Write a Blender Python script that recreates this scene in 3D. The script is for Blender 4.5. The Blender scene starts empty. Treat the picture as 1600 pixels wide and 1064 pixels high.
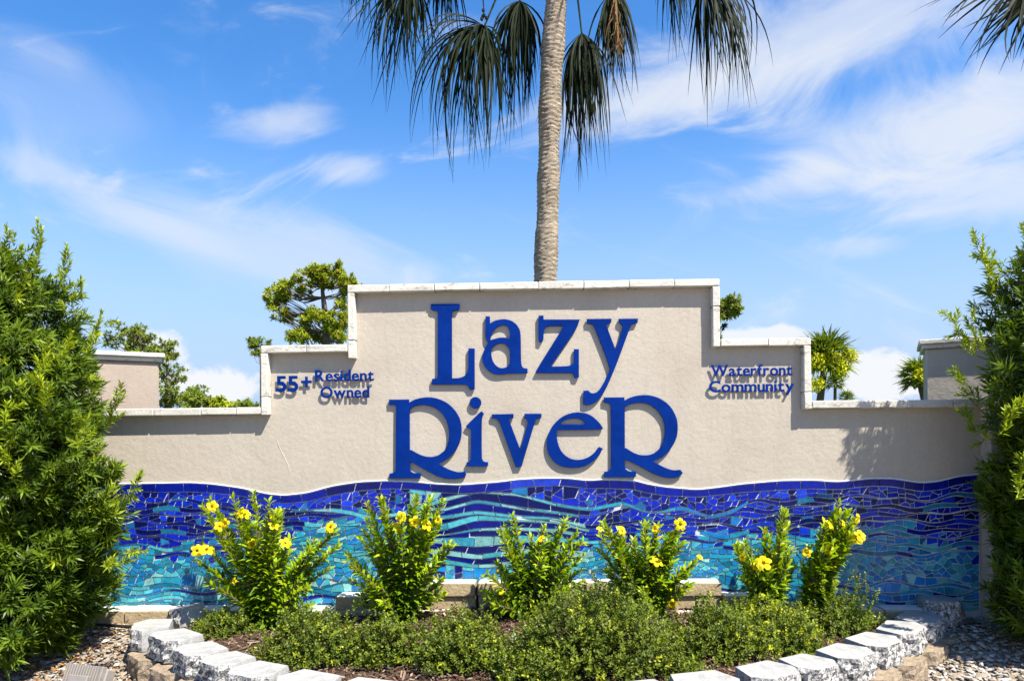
import bpy, math, random
import numpy as np
from mathutils import Vector, Matrix, noise as mnoise

random.seed(7)
rng = np.random.default_rng(7)
scene = bpy.context.scene
COL = scene.collection

# ------------------------------------------------------------------ camera
F, CX0, HY = 1100.0, 800.0, 690.0          # focal length and principal point in 1600x1064 pixels
CAM = Vector((0.163, -4.4, 1.1))
YAW, ROLL = 0.037, -0.0092
RM = (Matrix.Rotation(YAW, 3, 'Z') @ Matrix.Rotation(math.radians(90), 3, 'X') @ Matrix.Rotation(ROLL, 3, 'Z'))
cd = bpy.data.cameras.new('camera')
cam = bpy.data.objects.new('camera', cd); COL.objects.link(cam)
cam.matrix_world = Matrix.Translation(CAM) @ RM.to_4x4()
cd.sensor_width = 36; cd.sensor_fit = 'HORIZONTAL'
cd.lens = 36 * F / 1600
cd.shift_y = (HY - 532) / 1600
cd.clip_start = 0.05; cd.clip_end = 6000
scene.camera = cam

# ------------------------------------------------------------------ sun, sky, exposure
LIGHT = Vector((-1.17, 1.0, -2.3)).normalized()
sl = bpy.data.lights.new('sun', 'SUN'); sl.energy = 5.0; sl.angle = math.radians(0.5); sl.color = (1.0, 0.94, 0.83)
so = bpy.data.objects.new('sun', sl); COL.objects.link(so)
so.rotation_euler = LIGHT.to_track_quat('-Z', 'Y').to_euler(); so.location = (6, -6, 12)
SUN_EL = math.asin(-LIGHT.z); SUN_AZ = math.atan2(-LIGHT.x, -LIGHT.y)
vs = scene.view_settings
scene.display_settings.display_device = 'sRGB'
vs.view_transform = 'Standard'; vs.look = 'None'; vs.gamma = 1.0; vs.exposure = 1.38
vs.use_curve_mapping = False
scene.cycles.max_bounces = 5; scene.cycles.diffuse_bounces = 3; scene.cycles.glossy_bounces = 2; scene.cycles.transmission_bounces = 3

def ray(px, py):
    d = RM @ Vector(((px - CX0) / F, -(py - HY) / F, -1.0)); return d
def on_y(px, py, Y=0.0):
    d = ray(px, py); t = (Y - CAM.y) / d.y
    return CAM + d * t
def on_z(px, py, Z):
    d = ray(px, py); t = (Z - CAM.z) / d.z
    return CAM + d * t
def wp(px, py, Y=0.0):
    p = on_y(px, py, Y); return p.x, p.z

def build_world():
    w = bpy.data.worlds.new('World'); scene.world = w; w.use_nodes = True
    w.cycles.sampling_method = 'MANUAL'; w.cycles.sample_map_resolution = 256
    nt = w.node_tree; nt.nodes.clear(); N = nt.nodes.new; L = nt.links.new
    out = N('ShaderNodeOutputWorld'); bg = N('ShaderNodeBackground'); bg.inputs['Strength'].default_value = 0.098
    sky = N('ShaderNodeTexSky'); sky.sky_type = 'NISHITA'; sky.sun_disc = False
    sky.sun_elevation = SUN_EL; sky.sun_rotation = SUN_AZ
    sky.air_density = 1.0; sky.dust_density = 0.4; sky.ozone_density = 2.0
    hs = N('ShaderNodeHueSaturation'); hs.inputs['Saturation'].default_value = 1.34; hs.inputs['Value'].default_value = 1.0
    hs.inputs['Hue'].default_value = 0.505
    L(sky.outputs[0], hs.inputs['Color'])
    tc = N('ShaderNodeTexCoord'); sp = N('ShaderNodeSeparateXYZ'); L(tc.outputs['Generated'], sp.inputs[0])
    def M(op, a, b=None, c=None, clamp=False):
        n = N('ShaderNodeMath'); n.operation = op; n.use_clamp = clamp
        for i, v in enumerate((a, b, c)):
            if v is None: continue
            if isinstance(v, (int, float)): n.inputs[i].default_value = v
            else: L(v, n.inputs[i])
        return n.outputs[0]
    X, Y, Z = sp.outputs
    Ya = M('MAXIMUM', M('ABSOLUTE', Y), 0.08)
    U = M('DIVIDE', X, Ya); W = M('DIVIDE', Z, Ya)
    # wispy noise stretched along a slanted direction
    def wisp(scale, rx, ry, ang, det, rough, dist, off):
        cb = N('ShaderNodeCombineXYZ')
        ca, sa = math.cos(ang), math.sin(ang)
        a = M('ADD', M('MULTIPLY', U, ca * rx), M('MULTIPLY', W, sa * rx))
        b = M('ADD', M('MULTIPLY', U, -sa * ry), M('MULTIPLY', W, ca * ry))
        L(a, cb.inputs[0]); L(b, cb.inputs[1]); cb.inputs[2].default_value = off
        n = N('ShaderNodeTexNoise'); n.inputs['Scale'].default_value = scale; n.inputs['Detail'].default_value = det
        n.inputs['Roughness'].default_value = rough; n.inputs['Distortion'].default_value = dist
        L(cb.outputs[0], n.inputs['Vector']); return n.outputs[0]
    n_up = wisp(3.6, 1.0, 2.2, math.radians(13), 8, 0.60, 1.0, 5.3)
    n_dn = wisp(3.0, 1.0, 2.8, math.radians(-24), 8, 0.58, 0.8, 8.4)
    n_puff = wisp(9.0, 1.0, 1.5, 0.0, 6, 0.6, 0.3, 1.7)
    def patch(px, py, rx, ry, ang, amt, noi, lo, hi, nw=2.3):
        d = ray(px, py); u0, w0 = d.x / d.y, d.z / d.y
        ca, sa = math.cos(math.radians(ang)), math.sin(math.radians(ang))
        du = M('SUBTRACT', U, u0); dw = M('SUBTRACT', W, w0)
        a = M('DIVIDE', M('ADD', M('MULTIPLY', du, ca), M('MULTIPLY', dw, sa)), rx / F)
        b = M('DIVIDE', M('SUBTRACT', M('MULTIPLY', dw, ca), M('MULTIPLY', du, sa)), ry / F)
        g = M('EXPONENT', M('MULTIPLY', M('ADD', M('MULTIPLY', a, a), M('MULTIPLY', b, b)), -1.0))
        m = N('ShaderNodeMapRange'); m.interpolation_type = 'SMOOTHSTEP'
        m.inputs['From Min'].default_value = lo; m.inputs['From Max'].default_value = hi
        L(M('ADD', M('MULTIPLY', g, 1.25), M('MULTIPLY', M('SUBTRACT', noi, 0.5), nw)), m.inputs['Value'])
        front = M('GREATER_THAN', Y, 0.02)
        return M('MULTIPLY', M('MULTIPLY', m.outputs[0], amt), front)
    pts = [
        patch(455, 188, 105, 38, 8, 0.62, n_up, 0.35, 1.45),
        patch(548, 264, 70, 32, -4, 0.58, n_up, 0.35, 1.55),
        patch(710, 45, 80, 34, 5, 0.45, n_up, 0.35, 1.55),
        patch(1090, 140, 230, 60, 10, 0.80, n_up, 0.25, 1.45),
        patch(1340, 40, 320, 85, 12, 0.70, n_up, 0.10, 1.35),
        patch(1460, 200, 290, 90, 17, 0.88, n_up, 0.10, 1.25),
        patch(1530, 300, 240, 55, 6, 0.72, n_up, 0.15, 1.25),
        patch(1220, 285, 120, 30, 12, 0.45, n_up, 0.35, 1.45),
        patch(1350, 385, 110, 24, 2, 0.42, n_up, 0.35, 1.45),
        patch(130, 295, 260, 30, -24, 0.42, n_dn, 0.20, 1.30),
        patch(400, 385, 280, 70, -22, 0.50, n_dn, 0.10, 1.20),
        patch(120, 170, 220, 110, -20, 0.17, n_dn, 0.20, 1.30),
        patch(330, 604, 125, 40, 0, 0.92, n_puff, 0.45, 0.80, 2.4),
        patch(235, 548, 65, 36, 0, 0.85, n_puff, 0.50, 0.85, 2.4),
        patch(1392, 592, 95, 46, 0, 0.92, n_puff, 0.45, 0.80, 2.4),
        patch(1190, 528, 90, 20, 5, 0.85, n_puff, 0.45, 0.85, 2.4),
    ]
    tot = pts[0]
    for p in pts[1:12]:
        tot = M('SUBTRACT', M('ADD', tot, p), M('MULTIPLY', tot, p))
    # general thin cirrus over the rest of the sky
    mr = N('ShaderNodeMapRange'); mr.interpolation_type = 'SMOOTHSTEP'
    mr.inputs['From Min'].default_value = 0.45; mr.inputs['From Max'].default_value = 0.95; mr.inputs['To Max'].default_value = 0.08
    L(n_up, mr.inputs['Value'])
    up = M('GREATER_THAN', Z, 0.0)
    tot = M('MULTIPLY', M('MAXIMUM', tot, mr.outputs[0]), up, clamp=True)
    hz = N('ShaderNodeMapRange'); hz.interpolation_type = 'SMOOTHSTEP'; L(Z, hz.inputs['Value'])
    hz.inputs['From Min'].default_value = 0.02; hz.inputs['From Max'].default_value = 0.46; hz.inputs['To Min'].default_value = 1.0; hz.inputs['To Max'].default_value = 0.0
    mh = N('ShaderNodeMix'); mh.data_type = 'RGBA'; L(hz.outputs[0], mh.inputs['Factor']); L(hs.outputs[0], mh.inputs[6]); mh.inputs[7].default_value = (1.95, 2.6, 3.7, 1)
    mx = N('ShaderNodeMix'); mx.data_type = 'RGBA'
    L(tot, mx.inputs['Factor']); L(mh.outputs[2], mx.inputs[6]); mx.inputs[7].default_value = (3.2, 3.4, 3.75, 1)
    puff = M('MULTIPLY', M('MAXIMUM', M('MAXIMUM', pts[12], pts[13]), M('MAXIMUM', pts[14], pts[15])), up, clamp=True)
    m2 = N('ShaderNodeMix'); m2.data_type = 'RGBA'; L(puff, m2.inputs['Factor']); L(mx.outputs[2], m2.inputs[6]); m2.inputs[7].default_value = (3.75, 3.8, 3.9, 1)
    mx = m2
    L(mx.outputs[2], bg.inputs['Color']); L(bg.outputs[0], out.inputs[0])
build_world()

# ------------------------------------------------------------------ materials
def nodes(name):
    m = bpy.data.materials.new(name); m.use_nodes = True
    nt = m.node_tree; return m, nt, nt.nodes['Principled BSDF']
def ramp(nt, src, stops):
    r = nt.nodes.new('ShaderNodeValToRGB'); e = r.color_ramp.elements
    while len(e) < len(stops): e.new(0.5)
    for el, (p, c) in zip(e, stops): el.position = p; el.color = (*c, 1)
    nt.links.new(src, r.inputs[0]); return r.outputs[0]
def tex(nt, kind, scale, detail=4, rough=0.55, coord='Object', mapping=None, dist=0.0):
    tc = nt.nodes.new('ShaderNodeTexCoord')
    src = tc.outputs[coord]
    if mapping:
        mp = nt.nodes.new('ShaderNodeMapping'); mp.inputs['Scale'].default_value = mapping
        nt.links.new(src, mp.inputs[0]); src = mp.outputs[0]
    if kind == 'noise':
        n = nt.nodes.new('ShaderNodeTexNoise'); n.inputs['Scale'].default_value = scale
        n.inputs['Detail'].default_value = detail; n.inputs['Roughness'].default_value = rough
        n.inputs['Distortion'].default_value = dist
    else:
        n = nt.nodes.new('ShaderNodeTexVoronoi'); n.inputs['Scale'].default_value = scale
    nt.links.new(src, n.inputs['Vector']); return n.outputs[0]
def bump(nt, bs, hts, dist):
    prev = None
    for h, s in hts:
        b = nt.nodes.new('ShaderNodeBump'); b.inputs['Strength'].default_value = s; b.inputs['Distance'].default_value = dist
        nt.links.new(h, b.inputs['Height'])
        if prev is not None: nt.links.new(prev, b.inputs['Normal'])
        prev = b.outputs[0]
    nt.links.new(prev, bs.inputs['Normal'])
def mixc(nt, f, a, b, mode='MIX'):
    m = nt.nodes.new('ShaderNodeMix'); m.data_type = 'RGBA'; m.blend_type = mode
    for s, i in ((f, 0), (a, 6), (b, 7)):
        if isinstance(s, (int, float)): m.inputs[i].default_value = s
        elif isinstance(s, tuple): m.inputs[i].default_value = (*s, 1)
        else: nt.links.new(s, m.inputs[i])
    return m.outputs[2]
ALB = 0.84                                    # overall albedo scale that goes with the exposure
def setbase(nt, bs, c):
    nt.links.new(mixc(nt, 1.0, c, (ALB, ALB, ALB), 'MULTIPLY'), bs.inputs['Base Color'])
def surf(name, stops, scale, rough=0.8, bumps=(), bdist=0.01, detail=5, spec=0.3, mapping=None, second=None):
    m, nt, bs = nodes(name)
    c = ramp(nt, tex(nt, 'noise', scale, detail, mapping=mapping), stops)
    if second:
        s2, st2, fac = second
        c = mixc(nt, fac, c, ramp(nt, tex(nt, 'noise', s2, 4), st2), 'MULTIPLY')
    setbase(nt, bs, c); bs.inputs['Roughness'].default_value = rough
    bs.inputs['Specular IOR Level'].default_value = spec
    if bumps: bump(nt, bs, [(tex(nt, 'noise', s, 4), st) for s, st in bumps], bdist)
    return m
def attr_mat(name, rough=0.5, spec=0.4, translucent=0.0, var=0.0, coat=0.0, bumps=None):
    m, nt, bs = nodes(name)
    a = nt.nodes.new('ShaderNodeAttribute'); a.attribute_name = 'col'
    c = a.outputs['Color']
    if var:
        c = mixc(nt, 1.0, c, ramp(nt, tex(nt, 'noise', var, 3), [(0.3, (0.72, 0.72, 0.72)), (0.7, (1.15, 1.15, 1.15))]), 'MULTIPLY')
    setbase(nt, bs, c); bs.inputs['Roughness'].default_value = rough
    bs.inputs['Specular IOR Level'].default_value = spec
    bs.inputs['Coat Weight'].default_value = coat; bs.inputs['Coat Roughness'].default_value = 0.08
    if bumps: bump(nt, bs, [(tex(nt, 'noise', bumps[0], 3), bumps[1])], bumps[2])
    if translucent:
        t = nt.nodes.new('ShaderNodeBsdfTranslucent'); ms = nt.nodes.new('ShaderNodeMixShader')
        g = nt.nodes.new('ShaderNodeHueSaturation'); g.inputs['Value'].default_value = 1.3; g.inputs['Saturation'].default_value = 1.1
        nt.links.new(c, g.inputs['Color']); nt.links.new(g.outputs[0], t.inputs['Color'])
        ms.inputs[0].default_value = translucent
        nt.links.new(bs.outputs[0], ms.inputs[1]); nt.links.new(t.outputs[0], ms.inputs[2])
        nt.links.new(ms.outputs[0], nt.nodes['Material Output'].inputs[0])
    return m

M = {}
def stucco(name, tint):
    m, nt, bs = nodes(name)
    c = ramp(nt, tex(nt, 'noise', 1.3, 6, 0.6), [(0.3, tuple(v * 0.90 for v in tint)), (0.7, tint)])
    c = mixc(nt, 1.0, c, ramp(nt, tex(nt, 'noise', 45, 5, 0.65), [(0.3, (0.93, 0.93, 0.93)), (0.65, (1.03, 1.03, 1.03))]), 'MULTIPLY')
    # faint rain streaks
    c = mixc(nt, 0.22, c, ramp(nt, tex(nt, 'noise', 3.0, 6, 0.65, mapping=(7, 1, 0.45)), [(0.30, (0.78, 0.76, 0.72)), (0.52, (1, 1, 1))]), 'MULTIPLY')
    c = mixc(nt, 0.7, c, ramp(nt, tex(nt, 'noise', 2.1, 3, 0.5), [(0.35, (0.93, 0.90, 0.88)), (0.5, (1, 1, 1)), (0.66, (1.03, 1.035, 1.0))]), 'MULTIPLY')
    setbase(nt, bs, c); bs.inputs['Roughness'].default_value = 0.92
    bs.inputs['Specular IOR Level'].default_value = 0.15
    bump(nt, bs, [(tex(nt, 'noise', 5.5, 5, 0.6, dist=0.6), 0.38), (tex(nt, 'noise', 34, 5, 0.65), 0.24), (tex(nt, 'noise', 200, 3, 0.6), 0.08)], 0.010)
    return m
M['stucco'] = stucco('stucco_beige', (0.50, 0.445, 0.372))
M['stucco_pink'] = stucco('stucco_pinkish', (0.385, 0.32, 0.27))
def coping_mat():
    m, nt, bs = nodes('coping_white')
    c = ramp(nt, tex(nt, 'noise', 9, 5, 0.6), [(0.3, (0.54, 0.515, 0.455)), (0.7, (0.66, 0.635, 0.575))])
    dirt = ramp(nt, tex(nt, 'noise', 11, 6, 0.7, mapping=(1.3, 1, 2.4), dist=0.6), [(0.55, (1, 1, 1)), (0.63, (0.60, 0.58, 0.54)), (0.72, (0.25, 0.24, 0.22))])
    c = mixc(nt, 0.9, c, dirt, 'MULTIPLY')
    setbase(nt, bs, c); bs.inputs['Roughness'].default_value = 0.85; bs.inputs['Specular IOR Level'].default_value = 0.2
    bump(nt, bs, [(tex(nt, 'noise', 60, 4), 0.4)], 0.006)
    return m
M['coping'] = coping_mat()
M['letter'] = surf('blue_letter_paint', [(0.3, (0.0012, 0.020, 0.165)), (0.7, (0.002, 0.028, 0.225))], 4, 0.55, [(60, 0.10)], 0.004, spec=0.03, second=(22, [(0.35, (0.82, 0.84, 0.86)), (0.6, (1.06, 1.05, 1.04))], 0.8))
M['letter_side'] = M['letter']
M['tile'] = attr_mat('glazed_tile', 0.20, 0.22, var=38, coat=0.0, bumps=(30, 0.2, 0.006))
M['grout'] = surf('pale_grout', [(0.3, (0.42, 0.45, 0.47)), (0.7, (0.64, 0.66, 0.67))], 25, 0.9, [(120, 0.5)], 0.004)
M['chalk'] = surf('white_grout_bead', [(0.3, (0.66, 0.66, 0.64)), (0.7, (0.78, 0.78, 0.76))], 30, 0.9, [(90, 0.5)], 0.004)
def painted_block():
    m, nt, bs = nodes('painted_split_block')
    geo = nt.nodes.new('ShaderNodeNewGeometry'); sx = nt.nodes.new('ShaderNodeSeparateXYZ')
    a = nt.nodes.new('ShaderNodeAttribute'); a.attribute_name = 'col'       # red = rough split face
    sr = nt.nodes.new('ShaderNodeSeparateXYZ'); nt.links.new(a.outputs['Vector'], sr.inputs[0])
    top = ramp(nt, tex(nt, 'noise', 14, 6, 0.65), [(0.28, (0.20, 0.198, 0.192)), (0.42, (0.32, 0.318, 0.31)), (0.60, (0.40, 0.398, 0.39))])
    face = ramp(nt, tex(nt, 'noise', 55, 6, 0.75, dist=0.5), [(0.41, (0.05, 0.048, 0.045)), (0.49, (0.24, 0.235, 0.225)), (0.57, (0.58, 0.575, 0.565))])
    c = mixc(nt, sr.outputs[0], top, face)
    setbase(nt, bs, c); bs.inputs['Roughness'].default_value = 0.9; bs.inputs['Specular IOR Level'].default_value = 0.15
    bump(nt, bs, [(tex(nt, 'noise', 48, 6, 0.7), 0.45), (tex(nt, 'noise', 160, 4), 0.3)], 0.012)
    return m
M['block'] = painted_block()
M['block_tan'] = surf('tan_concrete_block', [(0.3, (0.20, 0.15, 0.10)), (0.7, (0.37, 0.295, 0.215))], 30, 0.92, [(60, 0.8), (160, 0.4)], 0.012, spec=0.15)
def edging_mat():
    m, nt, bs = nodes('edging_block')
    c = ramp(nt, tex(nt, 'noise', 16, 6, 0.65), [(0.3, (0.30, 0.225, 0.13)), (0.7, (0.46, 0.37, 0.235))])
    setbase(nt, bs, c); bs.inputs['Roughness'].default_value = 0.92; bs.inputs['Specular IOR Level'].default_value = 0.15
    bump(nt, bs, [(tex(nt, 'noise', 70, 5), 0.6)], 0.008)
    return m
M['edging'] = edging_mat()
M['edging_top'] = surf('edging_painted_top', [(0.3, (0.60, 0.59, 0.55)), (0.7, (0.74, 0.73, 0.70))], 20, 0.9, [(70, 0.4)], 0.006)
M['soil'] = surf('dark_soil', [(0.3, (0.035, 0.021, 0.014)), (0.7, (0.10, 0.062, 0.04))], 18, 0.95, [(40, 0.8), (130, 0.6)], 0.02)
M['chips'] = attr_mat('mulch_chip', 0.9, 0.15)
M['pebble'] = attr_mat('pebble', 0.75, 0.3)
M['leaf'] = attr_mat('shrub_leaf', 0.42, 0.22, 0.28)
M['gloss_leaf'] = attr_mat('glossy_leaf', 0.36, 0.28, 0.30)
M['small_leaf'] = attr_mat('groundcover_leaf', 0.45, 0.2, 0.25)
M['far_leaf'] = attr_mat('far_leaf', 0.6, 0.12, 0.22)
M['palm_leaf'] = attr_mat('palm_leaf', 0.6, 0.08, 0.08)
M['petal'] = attr_mat('yellow_petal', 0.55, 0.25, 0.35)
M['twig'] = surf('woody_stem', [(0.3, (0.075, 0.052, 0.034)), (0.7, (0.16, 0.12, 0.08))], 30, 0.9, [(60, 0.5)], 0.01)
M['bark'] = surf('pine_bark', [(0.3, (0.07, 0.055, 0.045)), (0.7, (0.17, 0.14, 0.115))], 6, 0.95, [(14, 0.8)], 0.05)
def palm_bark():
    m, nt, bs = nodes('palm_bark')
    c = ramp(nt, tex(nt, 'noise', 5, 6, 0.7, mapping=(1, 1, 6)), [(0.28, (0.17, 0.13, 0.095)), (0.5, (0.38, 0.315, 0.24)), (0.75, (0.60, 0.51, 0.40))])
    c = mixc(nt, 0.8, c, ramp(nt, tex(nt, 'noise', 34, 4, 0.7, mapping=(0.5, 0.5, 3)), [(0.35, (0.45, 0.43, 0.40)), (0.6, (1.1, 1.1, 1.1))]), 'MULTIPLY')
    setbase(nt, bs, c); bs.inputs['Roughness'].default_value = 0.95; bs.inputs['Specular IOR Level'].default_value = 0.1
    bump(nt, bs, [(tex(nt, 'noise', 16, 6, 0.7, mapping=(0.6, 0.6, 3.5)), 0.9), (tex(nt, 'noise', 70, 4), 0.5)], 0.02)
    return m
M['palm_bark'] = palm_bark()
M['petiole'] = surf('palm_petiole', [(0.3, (0.05, 0.07, 0.02)), (0.7, (0.11, 0.12, 0.035))], 10, 0.6)
M['dead'] = surf('dry_palm_fibre', [(0.3, (0.16, 0.09, 0.035)), (0.7, (0.33, 0.19, 0.075))], 12, 0.9)
M['metal'] = surf('bronze_grey_metal', [(0.3, (0.21, 0.19, 0.175)), (0.7, (0.27, 0.245, 0.225))], 20, 0.55, [(150, 0.1)], 0.002, spec=0.5)
M['black_plastic'] = surf('black_plastic', [(0.3, (0.010, 0.010, 0.010)), (0.7, (0.022, 0.021, 0.020))], 30, 0.55)
M['white_plastic'] = surf('white_plastic', [(0.3, (0.62, 0.62, 0.60)), (0.7, (0.72, 0.72, 0.70))], 30, 0.5)
M['lens'] = surf('lamp_lens', [(0.3, (0.40, 0.42, 0.43)), (0.7, (0.48, 0.50, 0.51))], 30, 0.15, spec=0.6)
def ground_mat():
    m, nt, bs = nodes('ground_cover')
    tc = nt.nodes.new('ShaderNodeTexCoord'); sp = nt.nodes.new('ShaderNodeSeparateXYZ'); nt.links.new(tc.outputs['Object'], sp.inputs[0])
    grit = ramp(nt, tex(nt, 'noise', 55, 6, 0.75), [(0.32, (0.10, 0.075, 0.055)), (0.5, (0.30, 0.25, 0.195)), (0.68, (0.52, 0.48, 0.42))])
    lawn = ramp(nt, tex(nt, 'noise', 3, 8, 0.75), [(0.3, (0.035, 0.065, 0.014)), (0.7, (0.085, 0.13, 0.03))])
    mr = nt.nodes.new('ShaderNodeMath'); mr.operation = 'GREATER_THAN'; mr.inputs[1].default_value = 0.5
    nt.links.new(sp.outputs[1], mr.inputs[0])
    c = mixc(nt, mr.outputs[0], grit, lawn)
    setbase(nt, bs, c); bs.inputs['Roughness'].default_value = 0.95; bs.inputs['Specular IOR Level'].default_value = 0.1
    bump(nt, bs, [(tex(nt, 'noise', 70, 5, 0.7), 0.7)], 0.02)
    return m
M['ground'] = ground_mat()

# ------------------------------------------------------------------ mesh helpers
def make_mesh(name, V, faces, col=None, smooth=False):
    """V (n,3); faces: list of int arrays (m,k); col (n,3) point colours"""
    me = bpy.data.meshes.new(name)
    V = np.asarray(V, np.float32).reshape(-1, 3)
    me.vertices.add(len(V)); me.vertices.foreach_set('co', V.ravel())
    fl = [np.asarray(f, np.int32) for f in faces if len(f)]
    tot = sum(f.size for f in fl); npoly = sum(len(f) for f in fl)
    me.loops.add(tot); me.polygons.add(npoly)
    me.loops.foreach_set('vertex_index', np.concatenate([f.ravel() for f in fl]))
    starts = []; s = 0
    for f in fl:
        starts.append(s + np.arange(len(f)) * f.shape[1]); s += f.size
    me.polygons.foreach_set('loop_start', np.concatenate(starts).astype(np.int32))
    me.polygons.foreach_set('use_smooth', np.full(npoly, bool(smooth)))
    me.update(calc_edges=True)
    if col is not None:
        a = me.attributes.new('col', 'FLOAT_COLOR', 'POINT')
        c = np.ones((len(V), 4), np.float32); c[:, :3] = col
        a.data.foreach_set('color', c.ravel())
    return me
def link(name, me, mat=None, parent=None, loc=None):
    o = bpy.data.objects.new(name, me); COL.objects.link(o)
    if mat is not None and me is not None and not me.materials:
        for m_ in (mat if isinstance(mat, (list, tuple)) else [mat]): me.materials.append(m_)
    if parent is not None:
        o.parent = parent
    if loc is not None: o.location = loc
    return o
def tag(o, label=None, cat=None, group=None, kind=None):
    if label: o['label'] = label
    if cat: o['category'] = cat
    if group: o['group'] = group
    if kind: o['kind'] = kind
    return o
def thing(name, loc, label, cat, group=None, rz=0.0):
    o = bpy.data.objects.new(name, None); COL.objects.link(o); o.location = loc; o.rotation_euler = (0, 0, rz)
    o.empty_display_size = 0.1
    return tag(o, label, cat, group)
def part(name, V, faces, mat, parent, col=None, smooth=False):
    """mesh given in world coordinates, parented to an unrotated Empty"""
    V = np.asarray(V, np.float64).reshape(-1, 3) - np.array(parent.matrix_basis.translation)
    return link(name, make_mesh(name, V, faces, col, smooth), mat, parent)
class MB:
    def __init__(s): s.v = []; s.f = {}; s.c = []; s.n = 0
    def add(s, V, faces, col=None):
        V = np.asarray(V, float).reshape(-1, 3)
        for f in faces:
            f = np.asarray(f, int)
            if f.size: s.f.setdefault(f.shape[1], []).append(f + s.n)
        s.v.append(V); s.n += len(V)
        if col is not None:
            col = np.asarray(col, float)
            s.c.append(np.broadcast_to(col, (len(V), 3)) if col.ndim == 1 else col)
    def get(s):
        return np.concatenate(s.v), [np.concatenate(x) for x in s.f.values()], (np.concatenate(s.c) if s.c else None)
    def part(s, name, mat, parent, smooth=False):
        V, Fs, c = s.get(); return part(name, V, Fs, mat, parent, c, smooth)
    def obj(s, name, mat, smooth=False):
        V, Fs, c = s.get(); return link(name, make_mesh(name, V, Fs, c, smooth), mat)
BOXF = np.array([[0, 3, 2, 1], [4, 5, 6, 7], [0, 1, 5, 4], [1, 2, 6, 5], [2, 3, 7, 6], [3, 0, 4, 7]])
def box_v(x0, x1, y0, y1, z0, z1):
    return np.array([[x0, y0, z0], [x1, y0, z0], [x1, y1, z0], [x0, y1, z0], [x0, y0, z1], [x1, y0, z1], [x1, y1, z1], [x0, y1, z1]])
def bevbox(x0, x1, y0, y1, z0, z1, b=0.006, jit=0.0):
    """box with chamfered edges"""
    x = [(x0, x0 + b), (x1, x1 - b)]; y = [(y0, y0 + b), (y1, y1 - b)]; z = [(z0, z0 + b), (z1, z1 - b)]
    V = []; idx = {}
    for i in (0, 1):
        for j in (0, 1):
            for k in (0, 1):
                for a in range(3):
                    p = [x[i][1], y[j][1], z[k][1]]
                    p[a] = (x, y, z)[a][(i, j, k)[a]][0]
                    idx[(i, j, k, a)] = len(V); V.append([c + (random.uniform(-jit, jit) if jit else 0) for c in p])
    f4 = []; f3 = []
    for a in range(3):
        o = [q for q in range(3) if q != a]
        for s in (0, 1):
            q = []
            for (m, n) in ((0, 0), (1, 0), (1, 1), (0, 1)):
                t = [0, 0, 0]; t[a] = s; t[o[0]] = m; t[o[1]] = n; q.append(idx[(*t, a)])
            f4.append(q)
    for a in range(3):                         # edges along axis a
        o = [q for q in range(3) if q != a]
        for m in (0, 1):
            for n in (0, 1):
                q = []
                for s, ax in ((0, o[0]), (0, o[1]), (1, o[1]), (1, o[0])):
                    t = [0, 0, 0]; t[a] = s; t[o[0]] = m; t[o[1]] = n; q.append(idx[(*t, ax)])
                f4.append(q)
    for i in (0, 1):
        for j in (0, 1):
            for k in (0, 1): f3.append([idx[(i, j, k, a)] for a in range(3)])
    V = np.array(V); c = V.mean(0)
    def fix(q):
        p = V[q]; n = np.cross(p[1] - p[0], p[2] - p[0])
        return q if np.dot(n, p.mean(0) - c) > 0 else q[::-1]
    return V, [np.array([fix(q) for q in f4]), np.array([fix(q) for q in f3])]
def tube(pts, radii, sides=6, cap=True):
    pts = [Vector(p) for p in pts]; n = len(pts); V = []
    if not hasattr(radii, '__len__'): radii = [radii] * n
    up = Vector((0.13, 0.27, 0.95))
    for i, p in enumerate(pts):
        d = (pts[min(i + 1, n - 1)] - pts[max(i - 1, 0)]).normalized()
        a = d.cross(up)
        if a.length < 1e-3: a = d.cross(Vector((1, 0, 0)))
        a.normalize(); b = d.cross(a)
        for k in range(sides):
            t = 2 * math.pi * k / sides
            V.append(p + (a * math.cos(t) + b * math.sin(t)) * radii[i])
    f = [[i * sides + k, i * sides + (k + 1) % sides, (i + 1) * sides + (k + 1) % sides, (i + 1) * sides + k] for i in range(n - 1) for k in range(sides)]
    return np.array([list(v) for v in V]), [np.array(f)]
def unit(a): return a / np.maximum(np.linalg.norm(a, axis=-1, keepdims=True), 1e-9)
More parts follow.
